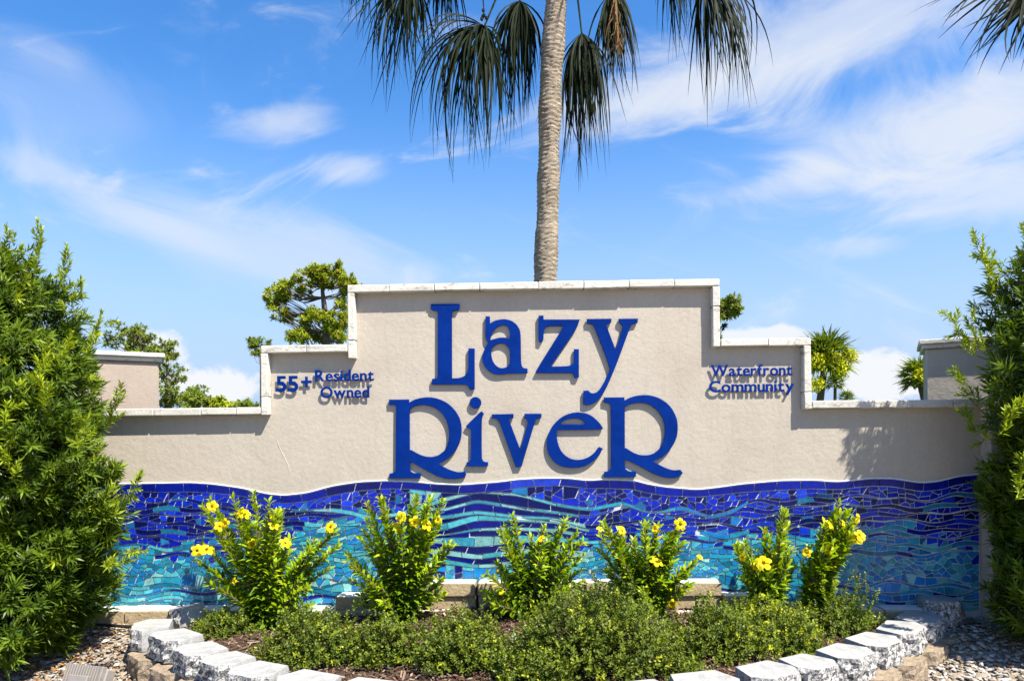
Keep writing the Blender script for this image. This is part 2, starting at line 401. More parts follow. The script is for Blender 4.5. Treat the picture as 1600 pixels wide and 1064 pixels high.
def leaves(mb, P, D, Nn, L, W, col, kind='strap', curl=0.15):
    """P,D,Nn (n,3); L,W (n,); col (n,3)"""
    P = P.reshape(-1, 3); D = unit(D.reshape(-1, 3)); Nn = Nn.reshape(-1, 3); n = len(P)
    S = unit(np.cross(D, Nn)); U = np.cross(S, D)
    L = np.broadcast_to(np.asarray(L, float).reshape(-1), (n,))[:, None]; W = np.broadcast_to(np.asarray(W, float).reshape(-1), (n,))[:, None]
    curl = np.broadcast_to(np.asarray(curl, float).reshape(-1), (n,))[:, None]
    if kind == 'strap':
        st = [(0, .25, 0), (0, -.25, 0), (.5, .5, .0), (.5, -.5, .0), (1, 0, -1)]
        f = [np.array([[0, 1, 3, 2]]), np.array([[2, 3, 4]])]
    elif kind == 'oval':
        st = [(0, 0, 0), (.38, .5, .25), (.38, -.5, .25), (.72, .36, -.1), (.72, -.36, -.1), (1, 0, -1), (.4, 0, 0.0), (.72, 0, -.3)]
        f = [np.array([[1, 6, 7, 3], [6, 2, 4, 7]]), np.array([[0, 6, 1], [0, 2, 6], [3, 7, 5], [7, 4, 5]])]
    else:
        st = [(0, 0, 0), (.5, .5, .1), (.5, -.5, .1), (1, 0, -.6)]
        f = [np.array([[0, 2, 3, 1]])]
    V = np.stack([P + D * L * s + S * W * w + U * L * curl * c for s, w, c in st], 1)
    k = len(st); off = (np.arange(n) * k)[:, None, None]
    mb.add(V.reshape(-1, 3), [(ff[None] + off).reshape(-1, ff.shape[1]) for ff in f], np.repeat(np.asarray(col, float).reshape(-1, 3), k, 0))
def jitcol(base, n, dv=0.25, dh=0.1):
    base = np.asarray(base, float); b = np.broadcast_to(base, (n, 3)).copy()
    b *= (1 + rng.uniform(-dv, dv, (n, 1))); b *= (1 + rng.uniform(-dh, dh, (n, 3))); return b
def rdir(n):
    v = rng.normal(size=(n, 3)); return unit(v)

# ------------------------------------------------------------------ ground
RCX = 0.22                                     # centre of the planting bed
ZT = 0.085
STP = [(241, 953), (237, 975), (273, 992), (313, 1012), (354, 1028), (402, 1045), (480, 1060), (575, 1073), (690, 1084), (800, 1088), (905, 1084), (1003, 1074), (1100, 1061), (1201, 1045), (1264, 1033), (1322, 1016), (1366, 997), (1409, 979), (1437, 962), (1471, 947)]
SP = [on_z(px, py, ZT) for px, py in STP]
SP[0] = Vector((SP[1].x + 0.02, -0.11, ZT))
_th = np.array([math.atan2(-p.y, p.x - RCX) for p in SP])[::-1]; _rr = np.array([math.hypot(p.y, p.x - RCX) for p in SP])[::-1]
def ring_r(t): return np.interp(t, np.concatenate([[0], _th, [math.pi]]), np.concatenate([[_rr[0]], _rr, [_rr[-1]]]))
def inside_ring(x, y, k=1.0):
    return np.hypot(x - RCX, y) < ring_r(np.arctan2(-y, x - RCX)) * k
def sm(a, b, x):
    t = np.clip((x - a) / (b - a), 0, 1); return t * t * (3 - 2 * t)
def gz(x, y):
    return -0.15 * sm(0.05, 0.8, -np.asarray(y, float)) - 0.03 * sm(0.8, 3, -np.asarray(y, float))
gx = np.concatenate([[-3000, -600, -150, -40, -14], np.linspace(-6, 6, 49), [14, 40, 150, 600, 3000]])
gy = np.concatenate([[-3000, -600, -150, -40, -14], np.linspace(-6, 0.6, 45), [3, 14, 40, 150, 600, 3000]])
GX, GY = np.meshgrid(gx, gy)
GV = np.stack([GX, GY, gz(GX, GY) - 0.012], -1).reshape(-1, 3); nx = len(gx)
ii = (np.arange(len(gy) - 1)[:, None] * nx + np.arange(nx - 1)[None]).ravel()
ground = link('ground', make_mesh('ground', GV, [np.stack([ii, ii + 1, ii + nx + 1, ii + nx], 1)], smooth=True), M['ground'])
tag(ground, 'gravelly ground before the sign wall and lawn behind it', 'ground', kind='structure')
# pebbles
ICO = np.array([[0, 0, 1], [.894, 0, .447], [.276, .851, .447], [-.724, .526, .447], [-.724, -.526, .447], [.276, -.851, .447],
                [.724, .526, -.447], [-.276, .851, -.447], [-.894, 0, -.447], [-.276, -.851, -.447], [.724, -.526, -.447], [0, 0, -1]])
ICF = np.array([[0, 1, 2], [0, 2, 3], [0, 3, 4], [0, 4, 5], [0, 5, 1], [1, 6, 2], [2, 7, 3], [3, 8, 4], [4, 9, 5], [5, 10, 1],
                [2, 6, 7], [3, 7, 8], [4, 8, 9], [5, 9, 10], [1, 10, 6], [6, 11, 7], [7, 11, 8], [8, 11, 9], [9, 11, 10], [10, 11, 6]])
def pebbles(n, xr, yr, keep, smin, smax, cols, zoff=0.0):
    mb = MB()
    x = rng.uniform(*xr, n); y = rng.uniform(*yr, n); k = keep(x, y); x, y = x[k], y[k]; n = len(x)
    s = rng.uniform(smin, smax, n) * rng.choice([0.7, 1, 1, 1.35], n)
    sc = np.stack([s * rng.uniform(.7, 1.5, n), s * rng.uniform(.6, 1.0, n), s * rng.uniform(.22, .5, n)], 1)
    V = ICO[None] * (1 + rng.uniform(-.22, .22, (n, 12, 1))) * sc[:, None]
    a = rng.uniform(0, 6.28, n); t = rng.normal(0, .28, n)
    c, s_ = np.cos(t), np.sin(t); V = np.stack([V[..., 0] * c[:, None] + V[..., 2] * s_[:, None], V[..., 1], -V[..., 0] * s_[:, None] + V[..., 2] * c[:, None]], -1)
    c, s_ = np.cos(a), np.sin(a); V = np.stack([V[..., 0] * c[:, None] - V[..., 1] * s_[:, None], V[..., 0] * s_[:, None] + V[..., 1] * c[:, None], V[..., 2]], -1)
    V += np.stack([x, y, gz(x, y) + sc[:, 2] * .3 + rng.uniform(-.006, .006, n) + zoff], 1)[:, None]
    cols = np.array(cols); cc = cols[rng.integers(0, len(cols), n)] * rng.uniform(.45, .78, (n, 1))
    mb.add(V.reshape(-1, 3), [(ICF[None] + (np.arange(n) * 12)[:, None, None]).reshape(-1, 3)], np.repeat(cc, 12, 0))
    return mb
PEB = [(.62, .58, .51), (.66, .63, .58), (.50, .44, .36), (.40, .32, .24), (.70, .68, .65), (.55, .45, .34), (.30, .23, .17), (.58, .50, .42), (.46, .38, .29)]
pm = pebbles(30000, (-4.4, 4.4), (-2.2, -0.01), lambda x, y: ~inside_ring(x, y, 1.0) & (np.abs(x) > 0.7), .009, .019, PEB)
tag(pm.obj('gravel', M['pebble']), 'loose white and tan pebble gravel around the planting bed', 'gravel', kind='stuff')

# brown leaf litter
def litter(label, n, keep, xr, yr):
    mb = MB(); x = rng.normal(xr[0], xr[1], n); y = rng.normal(yr[0], yr[1], n); k = keep(x, y) & (y < -.05); x, y = x[k], y[k]; n = len(x)
    P = np.stack([x, y, gz(x, y) + rng.uniform(.008, .022, n)], 1); D = rdir(n); D[:, 2] *= .25; Nn = np.tile([0, 0, 1.], (n, 1)) + rng.normal(0, .35, (n, 3))
    cc = np.array([(.22, .10, .03), (.30, .15, .05), (.13, .065, .03), (.36, .22, .09)])[rng.integers(0, 4, n)] * rng.uniform(.7, 1.2, (n, 1))
    leaves(mb, P, D, Nn, rng.uniform(.025, .06, n), rng.uniform(.008, .016, n), cc, 'oval', .25)
    tag(mb.obj('leaf_litter', M['chips']), label, 'leaf litter', kind='stuff')
litter('dry brown leaves strewn over the gravel below the left bush', 900, lambda x, y: ~inside_ring(x, y, 1.08), (-2.55, .45), (-.55, .32))
litter('dry brown leaves on the gravel below the right bush', 260, lambda x, y: ~inside_ring(x, y, 1.08), (3.1, .4), (-.4, .3))

# ------------------------------------------------------------------ sign wall
WT = 0.24                                     # wall thickness
TOPL, TOPR = wp(546, 448), wp(1121, 438.5)
S1L, S1R = wp(412, 541.5), wp(1262, 530)
LOWL, LOWR = wp(300, 638), wp(1380, 626)
zt = (TOPL[1] + TOPR[1]) / 2; zs = (S1L[1] + S1R[1]) / 2; zl = (LOWL[1] + LOWR[1]) / 2
xa, xb, xc, xd = S1L[0], TOPL[0], TOPR[0], S1R[0]
XL, XR = wp(120, 700)[0], wp(1533, 700)[0]
CT = 0.046                                    # coping thickness
wall = thing('sign_wall', (0.2, 0.0, 0.0), 'stepped beige stucco sign wall with white coping, blue lettering and mosaic base', 'sign wall')
e = 0.003
out = [(XL, -0.3), (XR, -0.3), (XR, zl - CT), (xd - CT, zl - CT), (xd - CT, zs - CT), (xc - CT, zs - CT), (xc - CT, zt - CT),
       (xb + CT, zt - CT), (xb + CT, zs - CT), (xa + CT, zs - CT), (xa + CT, zl - CT), (XL, zl - CT)]
n = len(out)
V = [(x, 0, z) for x, z in out] + [(x, WT, z) for x, z in out]
fr = [list(range(n)), list(range(2 * n - 1, n - 1, -1))]
sd = [[i, i + n, (i + 1) % n + n, (i + 1) % n] for i in range(n)]
part('wall_body', V, [np.array(fr), np.array(sd)], M['stucco'], wall)
OH = 0.055
def cope(x0, x1, z0, z1):
    V, Fs = bevbox(x0, x1, -OH + random.uniform(-.002, .002), WT + OH, z0, z1, 0.005, 0.0012)
    part('coping_stone', V, Fs, M['coping'], wall)
def cope_run(x0, x1, z0, z1, cuts):
    xs = [x0] + [c for c in cuts if x0 + .05 < c < x1 - .05] + [x1]
    for a, b in zip(xs[:-1], xs[1:]): cope(a + .001, b - .001, z0 + random.uniform(-.0015, .0015), z1 + random.uniform(-.002, .002))
def cope_rise(x0, x1, z0, z1, cuts):
    zs_ = [z0] + cuts + [z1]
    for a, b in zip(zs_[:-1], zs_[1:]): cope(x0, x1, a + .001, b - .001)
px2x = lambda *p: [wp(q, 440)[0] for q in p]
cope_run(xb, xc, zt - CT, zt, px2x(610, 680, 750, 841, 911, 981, 1051))
cope_run(xa, xb - .002, zs - CT, zs, px2x(482))
cope_run(xc + .002, xd, zs - CT, zs, px2x(1195))
cope_run(XL - .02, xa - .002, zl - CT, zl, px2x(245, 318, 372))
cope_run(xd + .002, XR + .04, zl - CT, zl, px2x(1337, 1409, 1480))
cope_rise(xb, xb + CT - .001, zs - CT + .002 - 0.045, zt - CT - .001, [zs + 0.025])
cope_rise(xc - CT + .001, xc, zs - CT - 0.002, zt - CT - .001, [zs + .2])
cope_rise(xa, xa + CT - .001, zl - CT - .004, zs - CT - .001, [zl + .065])
cope_rise(xd - CT + .001, xd, zl - CT - .004, zs - CT - .001, [zl + .055])
# a raised plaster seam below the left step
mb = MB(); V, Fs = tube([(wp(a, b)[0], 0.0055, wp(a, b)[1]) for a, b in ((424, 652), (428, 676), (437, 700), (449, 724), (455, 744), (452, 768))], [.004, .006, .007, .007, .006, .004], 8); mb.add(V, Fs); mb.part('plaster_seam', M['stucco'], wall, True)
# plain end pier at the right end of the mosaic
V, Fs = bevbox(XR - .004, XR + 0.30, -0.09, WT - .01, -0.3, zl - CT - .012, 0.01)
part('end_pier', V, Fs, M['stucco'], wall)

# ---- letters
def chaikin(P, it=2, lim=50):
    P = [Vector(p) for p in P]
    for _ in range(it):
        Q = []; n = len(P)
        for i in range(n):
            a, b, c = P[i - 1], P[i], P[(i + 1) % n]
            d1, d2 = b - a, c - b
            if d1.length < 1e-6 or d2.length < 1e-6: continue
            ang = math.degrees(abs(d1.angle_signed(d2)))
            if ang < lim and ang > 2:
                Q += [b - d1 * 0.22, b + d2 * 0.22]
            else: Q.append(b)
        P = Q
    return P
def letter_mesh(name, loops, y_front, depth, bev=0.0015):
    cu = bpy.data.curves.new(name, 'CURVE'); cu.dimensions = '2D'; cu.fill_mode = 'BOTH'
    cu.extrude = depth / 2 - bev; cu.bevel_depth = bev; cu.bevel_resolution = 1
    for lp in loops:
        s = cu.splines.new('POLY'); s.points.add(len(lp) - 1); s.use_cyclic_u = True
        for p, q in zip(s.points, lp): p.co = (q[0], q[1], 0, 1)
    return curve_to_mesh(name, cu, y_front, depth)
def curve_to_mesh(name, cu, y_front, depth):
    o = bpy.data.objects.new(name, cu); COL.objects.link(o)
    bpy.context.view_layer.update()
    me = bpy.data.meshes.new_from_object(o.evaluated_get(bpy.context.evaluated_depsgraph_get()))
    bpy.data.objects.remove(o); bpy.data.curves.remove(cu)
    me.name = name
    me.transform(Matrix(((1, 0, 0, 0), (0, 0, -1, y_front + depth / 2), (0, 1, 0, 0), (0, 0, 0, 1))))
    return me
def zp(pts, s, ox, oy):
    return [(ox + x / s, oy + y / s) for x, y in pts]
A = (6.65, 660, 460); B = (6.258, 820, 480); Cc = (6.65, 595, 610); Dd = (6.65, 750, 610); E = (6.65, 920, 605)
circ = lambda cx, cy, r: [(cx + r * math.cos(t * math.pi / 14), cy + r * math.sin(t * math.pi / 14)) for t in range(28)]
R1 = [[(85,97),(290,95),(292,130),(340,100),(400,82),(470,72),(540,75),(610,92),(690,130),(760,195),(810,270),(832,340),(838,410),(832,490),(810,560),(770,630),(720,685),(650,735),(585,762),(640,790),(700,820),(760,842),(810,852),(870,845),(885,875),(860,905),(800,915),(740,918),(660,910),(580,885),(500,845),(430,805),(360,765),(298,735),(300,830),(320,852),(350,862),(412,862),(408,910),(92,912),(90,865),(130,858),(155,840),(160,160),(145,150),(90,148)],
      [(296,255),(296,195),(340,165),(400,150),(470,150),(560,175),(640,235),(690,320),(710,400),(712,490),(695,570),(660,630),(600,675),(540,692),(470,690),(400,668),(350,640),(310,618),(298,622)]]
LET = [
 ('L', A, [[(88,103),(383,101),(383,140),(372,165),(325,168),(303,185),(305,873),(375,872),(430,855),(465,820),(480,770),(480,563),(540,563),(540,985),(495,988),(468,940),(440,934),(102,935),(100,880),(140,875),(160,868),(162,180),(145,168),(105,165),(88,150)]]),
 ('a', A, [[(658,230),(698,230),(700,305),(745,278),(800,262),(860,258),(920,272),(975,310),(1008,360),(1020,420),(1022,690),(1030,745),(1050,768),(1090,772),(1090,818),(885,820),(850,826),(800,832),(745,825),(690,795),(650,750),(628,700),(622,650),(635,600),(655,550),(690,500),(680,490),(663,470),(656,440)],
           [(704,478),(708,430),(735,375),(775,335),(830,315),(880,325),(905,360),(912,420),(908,465),(860,450),(800,450),(745,465)],
           [(715,560),(760,520),(820,502),(870,520),(905,560),(912,600),(912,720),(890,750),(840,770),(800,765),(755,735),(725,685),(712,620)]]),
 ('z', B, [[(135,85),(180,83),(182,122),(535,122),(525,150),(515,180),(500,215),(248,582),(380,580),(440,574),(482,550),(482,412),(527,412),(527,685),(515,692),(485,685),(475,642),(108,642),(108,625),(385,182),(230,183),(200,195),(183,225),(180,325),(160,342),(137,330)]]),
 ('y', B, [[(607,117),(845,114),(843,150),(825,160),(795,165),(800,190),(892,430),(960,195),(955,170),(935,158),(918,140),(920,115),(1105,113),(1100,152),(1075,157),(1045,165),(1030,190),(910,520),(830,715),(790,800),(740,880),(690,930),(640,950),(600,957),(575,945),(575,818),(620,815),(640,838),(665,845),(705,835),(745,790),(790,710),(825,640),(838,590),(690,210),(670,170),(645,160),(612,158)]]),
 ('R', Cc, R1),
 ('i', Cc, [[(885,372),(1035,222),(1050,220),(1068,245),(1045,275),(1045,690),(1055,730),(1080,745),(1112,745),(1110,785),(1090,788),(895,785),(893,748),(920,742),(940,720),(940,400),(915,395)], circ(983,127,58)]),
 ('v', Dd, [[(122,250),(345,245),(345,285),(325,292),(300,292),(300,310),(420,625),(500,340),(495,310),(480,290),(460,285),(465,243),(637,243),(635,285),(610,288),(585,292),(570,320),(430,790),(375,795),(205,330),(190,305),(165,292),(125,285)]]),
 ('e', Dd, [[(1275,390),(1250,350),(1205,300),(1150,258),(1090,235),(1020,227),(950,235),(880,260),(820,300),(765,355),(725,420),(703,480),(695,540),(700,610),(725,680),(775,745),(840,785),(920,800),(1000,802),(1090,785),(1160,745),(1220,690),(1255,635),(1275,605),(1240,588),(1225,600),(1195,645),(1140,690),(1080,715),(1010,725),(940,712),(880,675),(835,620),(808,550),(795,480),(795,410),(1100,408),(1245,404),(1272,402)],
            [(820,355),(860,318),(910,295),(970,288),(1030,292),(1070,310),(1105,352),(1050,358),(930,355)]]),
 ('R', E, [[(158,108),(368,106),(370,140),(420,112),(490,90),(570,82),(640,85),(720,108),(800,155),(860,215),(905,300),(922,370),(923,450),(910,530),(870,610),(820,675),(750,735),(655,770),(720,800),(780,832),(850,858),(900,865),(950,858),(975,890),(935,930),(870,942),(800,938),(720,915),(640,880),(560,835),(480,795),(420,765),(372,750),(374,840),(395,865),(430,878),(490,875),(488,925),(480,932),(165,932),(162,880),(205,875),(235,850),(235,185),(215,165),(160,155)],
           [(372,270),(372,205),(430,172),(500,160),(570,160),(640,180),(720,240),(775,320),(795,400),(795,490),(775,580),(740,640),(680,690),(620,708),(540,708),(470,685),(420,655),(385,632),(373,640)]]),
]
YF = -0.019
for ch, z, loops in LET:
    lp = []
    for l in loops:
        q = [wp(*p, YF) for p in zp(l, *z)]
        lp.append(chaikin(q))
    me = letter_mesh('letter', lp, YF, 0.014)
    me.transform(Matrix.Translation(-Vector(wall.location)))
    o = link('letter', me, M['letter'], wall)
    o['label'] = 'large blue serif letter %s of the main name' % ch
# small words: one object per character
def word(txt, x0, x1, ytop, ybase, caps, off=0.012, thick=0.004, slope=-0.012):
    """fit the word between pixel columns x0..x1, capital height between rows ytop..ybase"""
    yf = -0.0187
    items = []; cur = 0.0; prevw = None
    for ch in txt:
        cu = bpy.data.curves.new('letter', 'FONT'); cu.body = ch; cu.size = 1.0; cu.offset = 0.026
        cu.extrude = 0.001; cu.resolution_u = 4
        o = bpy.data.objects.new('tmp', cu); COL.objects.link(o); bpy.context.view_layer.update()
        me = bpy.data.meshes.new_from_object(o.evaluated_get(bpy.context.evaluated_depsgraph_get()))
        bpy.data.objects.remove(o); bpy.data.curves.remove(cu)
        co = np.zeros(len(me.vertices) * 3); me.vertices.foreach_get('co', co); co = co.reshape(-1, 3)
        co[:, 0] += cur - co[:, 0].min(); cur = co[:, 0].max() + 0.045
        items.append((me, co))
    tot = cur - 0.045
    capH = max(c[:, 1].max() for m_, c in items if True) if caps is None else caps
    a = on_y(x0, ybase, yf); b = on_y(x1, ybase + slope * (x1 - x0), yf); t = on_y(x0, ytop, yf)
    sx = (b.x - a.x) / tot; sz = (t.z - a.z) / capH
    for (me, co), ch in zip(items, txt):
        X = a.x + co[:, 0] * sx; Z = a.z + co[:, 1] * sz + (X - a.x) * (b.z - a.z) / (b.x - a.x)
        Y = np.where(co[:, 2] > 0, yf, yf + thick)
        W_ = np.stack([X, Y, Z], 1) - np.array(wall.location)
        me.vertices.foreach_set('co', W_.ravel()); me.update(); me.name = 'letter'
        link('letter', me, M['letter'], wall)
CAPH = 0.72
word('55', 431, 466, 587, 611.5, CAPH, slope=-.01)
word('+', 470.5, 487, 585, 608, CAPH, slope=-.01)
word('Resident', 492, 584, 578, 595.5, CAPH)
word('Owned', 500.5, 577, 604, 621.5, CAPH)
word('Waterfront', 1111, 1238, 570, 587.5, CAPH)
word('Community', 1108, 1241, 595, 612.5, CAPH)

# ---- mosaic
TOPC = [(110,757),(195,757),(250,756),(300,755),(330,757),(375,763),(420,773),(445,775),(480,771),(520,760),(560,754),(600,752),(640,753),(680,757),(720,758.5),(780,754),(810,750),(850,748),(885,748),(920,752),(940,750),(990,751),(1010,757),(1040,762),(1090,766),(1125,762),(1160,757),(1220,752),(1270,751),(1310,754),(1360,748),(1395,748),(1440,755),(1470,752),(1500,744),(1540,741)]
TX = np.array(TOPC, float)
def csmooth(xs, ys):
    gx_ = np.arange(90, 1560, 5.0); g = np.interp(gx_, xs, ys); k = np.array([1, 2, 3, 2, 1]) / 9
    g = np.convolve(np.pad(g, 2, mode='edge'), k, 'valid'); return lambda x: np.interp(x, gx_, g)
top = csmooth(TX[:, 0], TX[:, 1])
b0 = lambda x: top(x) + 12.0 + 1.2 * np.sin(np.asarray(x) / 37.0)
MX0, MX1 = 120, 1530
NAVY, COBALT, ROYAL, CYAN, TURQ, AQUA, PALE, PURP, MAR, TEAL = [np.array(c) for c in (
    (.003, .007, .10), (.004, .016, .38), (.007, .040, .54), (.012, .19, .50), (.018, .27, .42), (.07, .38, .46), (.22, .50, .52), (.016, .012, .115), (.15, .010, .05), (.012, .16, .30))]
YB = np.array([(100,838),(300,852),(420,850),(480,815),(560,803),(640,838),(900,846),(980,838),(1060,838),(1140,827),(1240,832),(1300,838),(1345,816),(1400,816),(1450,840),(1540,846)], float)
def zone_col(x, y):
    yb = np.interp(x, YB[:, 0], YB[:, 1]) + random.gauss(0, 4); d = y - yb; r = random.random()
    if d < -10: c = NAVY if r < .34 else COBALT if r < .80 else ROYAL if r < .97 else CYAN * .7
    elif d < 6: c = COBALT if r < .42 else NAVY if r < .55 else ROYAL if r < .7 else TURQ if r < .85 else CYAN
    elif d < 30: c = CYAN if r < .38 else TURQ if r < .72 else AQUA if r < .88 else COBALT if r < .93 else TEAL
    else: c = TURQ if r < .34 else CYAN if r < .55 else AQUA if r < .80 else TEAL if r < .92 else PALE
    return c * random.uniform(.75, 1.25)
cols_x = [690, 745, 810, 870, 920]
CK = {690: [(778,785),(795,800),(806,812),(819,830),(836,837.5),(841,850),(858,867),(873,880)],
      745: [(766,770),(780,785),(797,803),(804,813),(825,829),(838,855),(866,874),(882,888)],
      810: [(771,775),(791,796),(805,810),(811,815),(823,829),(836,848),(858,866),(876,884)],
      870: [(786,791),(799,803),(808,812),(813,818),(826,832),(838,846),(856,864),(874,882)],
      920: [(794,799),(806,810),(821,827),(828,832),(836,841),(845,850),(862,873),(879,887)]}
EXTRA = {0: [(975, 782, 788), (1005, 798, 800), (1026, 800, 802), (1066, 789, 796), (1098, 803, 806), (1110, 806, 811), (1145, 797, 803), (520, 794, 800), (545, 797, 804), (580, 806, 812), (625, 800, 806)],
         2: [(980, 814, 818), (1000, 812, 815)], 5: [(555, 852, 861)]}
NS = 8
curves = []
for k in range(NS):
    xs = []; lo = []; hi = []
    side_x = list(range(100, 640, 18)) + [634] + list(range(975, 1545, 18))
    ex = {e_[0]: e_ for e_ in EXTRA.get(k, [])}
    for x in sorted(set(side_x + cols_x + list(ex))):
        if x in CK: a, b = CK[x][k]
        elif x in ex: _, a, b = ex[x]
        elif any(abs(x - q) < 25 for q in ex): continue
        else:
            base = float(b0(x)) * (1 - (k + 1) / 10) + 884 * (k + 1) / 10 + 2
            base += 3.6 * math.sin(x / 12.0 + k * 1.9) + 2.6 * math.sin(x / 27.0 + k * 0.7)
            th = max(0.0, 4.6 + 3.5 * math.sin(x / 47.0 + k * 2.3)); a, b = base, base + th
        xs.append(x); lo.append(a); hi.append(b)
    lo = np.array(lo); hi = np.array(hi)
    fl_, fh_ = csmooth(xs, lo), csmooth(xs, hi); prev = b0 if not curves else curves[-1][1]
    gq = np.arange(90, 1560, 5.0); vl = np.maximum(fl_(gq), prev(gq)); vh = np.maximum(fh_(gq), vl)
    curves.append(((lambda x, g=gq, v=vl: np.interp(x, g, v)), (lambda x, g=gq, v=vh: np.interp(x, g, v))))
wav = lambda x: 903.0 + 5 * np.sin(np.asarray(x, float) / 26.0) + 3 * np.sin(np.asarray(x, float) / 11.0 + 2)
wav2 = lambda x: 922.0 + 5 * np.sin(np.asarray(x, float) / 22.0 + 1) + 3 * np.sin(np.asarray(x, float) / 13.0)
bot = lambda x: np.full_like(np.asarray(x, float), 962.0)
seq = [('fill', b0, curves[0][0])]
for k in range(NS):
    seq.append(('strip', *curves[k], k)); seq.append(('fill', curves[k][1], curves[k + 1][0] if k + 1 < NS else wav, k + 1))
prevf = wav
for q in range(4):                              # flowing turquoise bands towards the foot
    y0_ = 912.0 + q * 11.5
    fa = (lambda x, y=y0_, q=q: y + 4.2 * np.sin(np.asarray(x, float) / (15.0 + 2 * q) + q * 1.7) + 2.4 * np.sin(np.asarray(x, float) / 33.0 + q))
    fb = (lambda x, f=fa, q=q: f(x) + 4.6 + 1.8 * np.sin(np.asarray(x, float) / 29.0 + q * 2.2))
    seq.append(('fill', prevf, fa, NS + 1)); seq.append(('strip', fa, fb, NS + q)); prevf = fb
seq.append(('fill', prevf, bot, NS + 2))
TILES = []                                      # (polygon in px, colour)
def strip_tile(f0, f1, xa_, xb_, col, sl0=0, sl1=0, g=0.75):
    n = max(2, int((xb_ - xa_) / 9) + 1)
    t = np.linspace(0, 1, n)
    x0 = xa_ + g + (xb_ - xa_ - 2 * g) * t
    ht = float(np.mean(f1(x0) - f0(x0)))
    if ht < 1.7: return
    topx = x0 + sl0 * (1 - t) + sl1 * t; botx = x0 - sl0 * (1 - t) - sl1 * t
    P = [(x, float(f0(x)) + g) for x in topx] + [(x, max(float(f1(x)) - g, float(f0(x)) + g + .4)) for x in botx[::-1]]
    TILES.append((P, col))
def clip(poly, a, b, c):                         # keep a*x+b*y<=c
    outp = []
    for i in range(len(poly)):
        p, q = poly[i - 1], poly[i]; dp = a * p[0] + b * p[1] - c; dq = a * q[0] + b * q[1] - c
        if dp * dq < 0:
            t = dp / (dp - dq); outp.append((p[0] + (q[0] - p[0]) * t, p[1] + (q[1] - p[1]) * t))
        if dq <= 0: outp.append(q)
    return outp
def area(P): return 0.5 * sum(P[i - 1][0] * P[i][1] - P[i][0] * P[i - 1][1] for i in range(len(P)))
def inset(P, g):
    if area(P) < 0: P = P[::-1]
    Q = P
    for i in range(len(P)):
        (x0, y0), (x1, y1) = P[i - 1], P[i]; dx, dy = x1 - x0, y1 - y0; l = math.hypot(dx, dy)
        if l < 0.3: continue
        nx_, ny_ = dy / l, -dx / l
        Q = clip(Q, nx_, ny_, nx_ * x0 + ny_ * y0 - g)
        if len(Q) < 3: return []
    return Q
def crackle(f0, f1, xa_, xb_, cw, chh, colf):
    xm = np.linspace(xa_, xb_, 30); h = float(np.mean(f1(xm) - f0(xm)))
    hh_ = f1(xm) - f0(xm)
    if hh_.max() - hh_.min() > 5 and xb_ - xa_ > 26 and xb_ - xa_ < 400:
        xq = (xa_ + xb_) / 2 + random.uniform(-4, 4); crackle(f0, f1, xa_, xq, cw, chh, colf); crackle(f0, f1, xq, xb_, cw, chh, colf); return
    if h < 1.6: return
    rows = max(1, round(h / chh)); nxx = max(1, round((xb_ - xa_) / cw)); pts = []
    for r in range(rows):
        for i in range(nxx):
            pts.append((xa_ + (i + .5 + .5 * (r % 2) * .8 + random.uniform(-.38, .38)) * (xb_ - xa_) / nxx, (r + .5 + random.uniform(-.36, .36)) * h / rows))
    asp = cw / chh * 0.8
    for i, (x, y) in enumerate(pts):
        poly = [(xa_, 0), (xb_, 0), (xb_, h), (xa_, h)]
        for j, (x2, y2) in enumerate(pts):
            if i == j or abs(x2 - x) > 3.2 * cw: continue
            a, b = (x2 - x) / asp, (y2 - y) * 1.0
            c = (x2 * x2 - x * x) / (2 * asp) + (y2 * y2 - y * y) / 2
            poly = clip(poly, a, b, c)
            if len(poly) < 3: break
        if len(poly) < 3: continue
        P = []
        for (u, v) in poly:
            t = v / h; P.append((u, float(f0(u)) * (1 - t) + float(f1(u)) * t))
        P = inset(P, random.uniform(.65, .95))
        if len(P) >= 3 and abs(area(P)) > 4: TILES.append((P, colf(x, sum(p[1] for p in P) / len(P))))
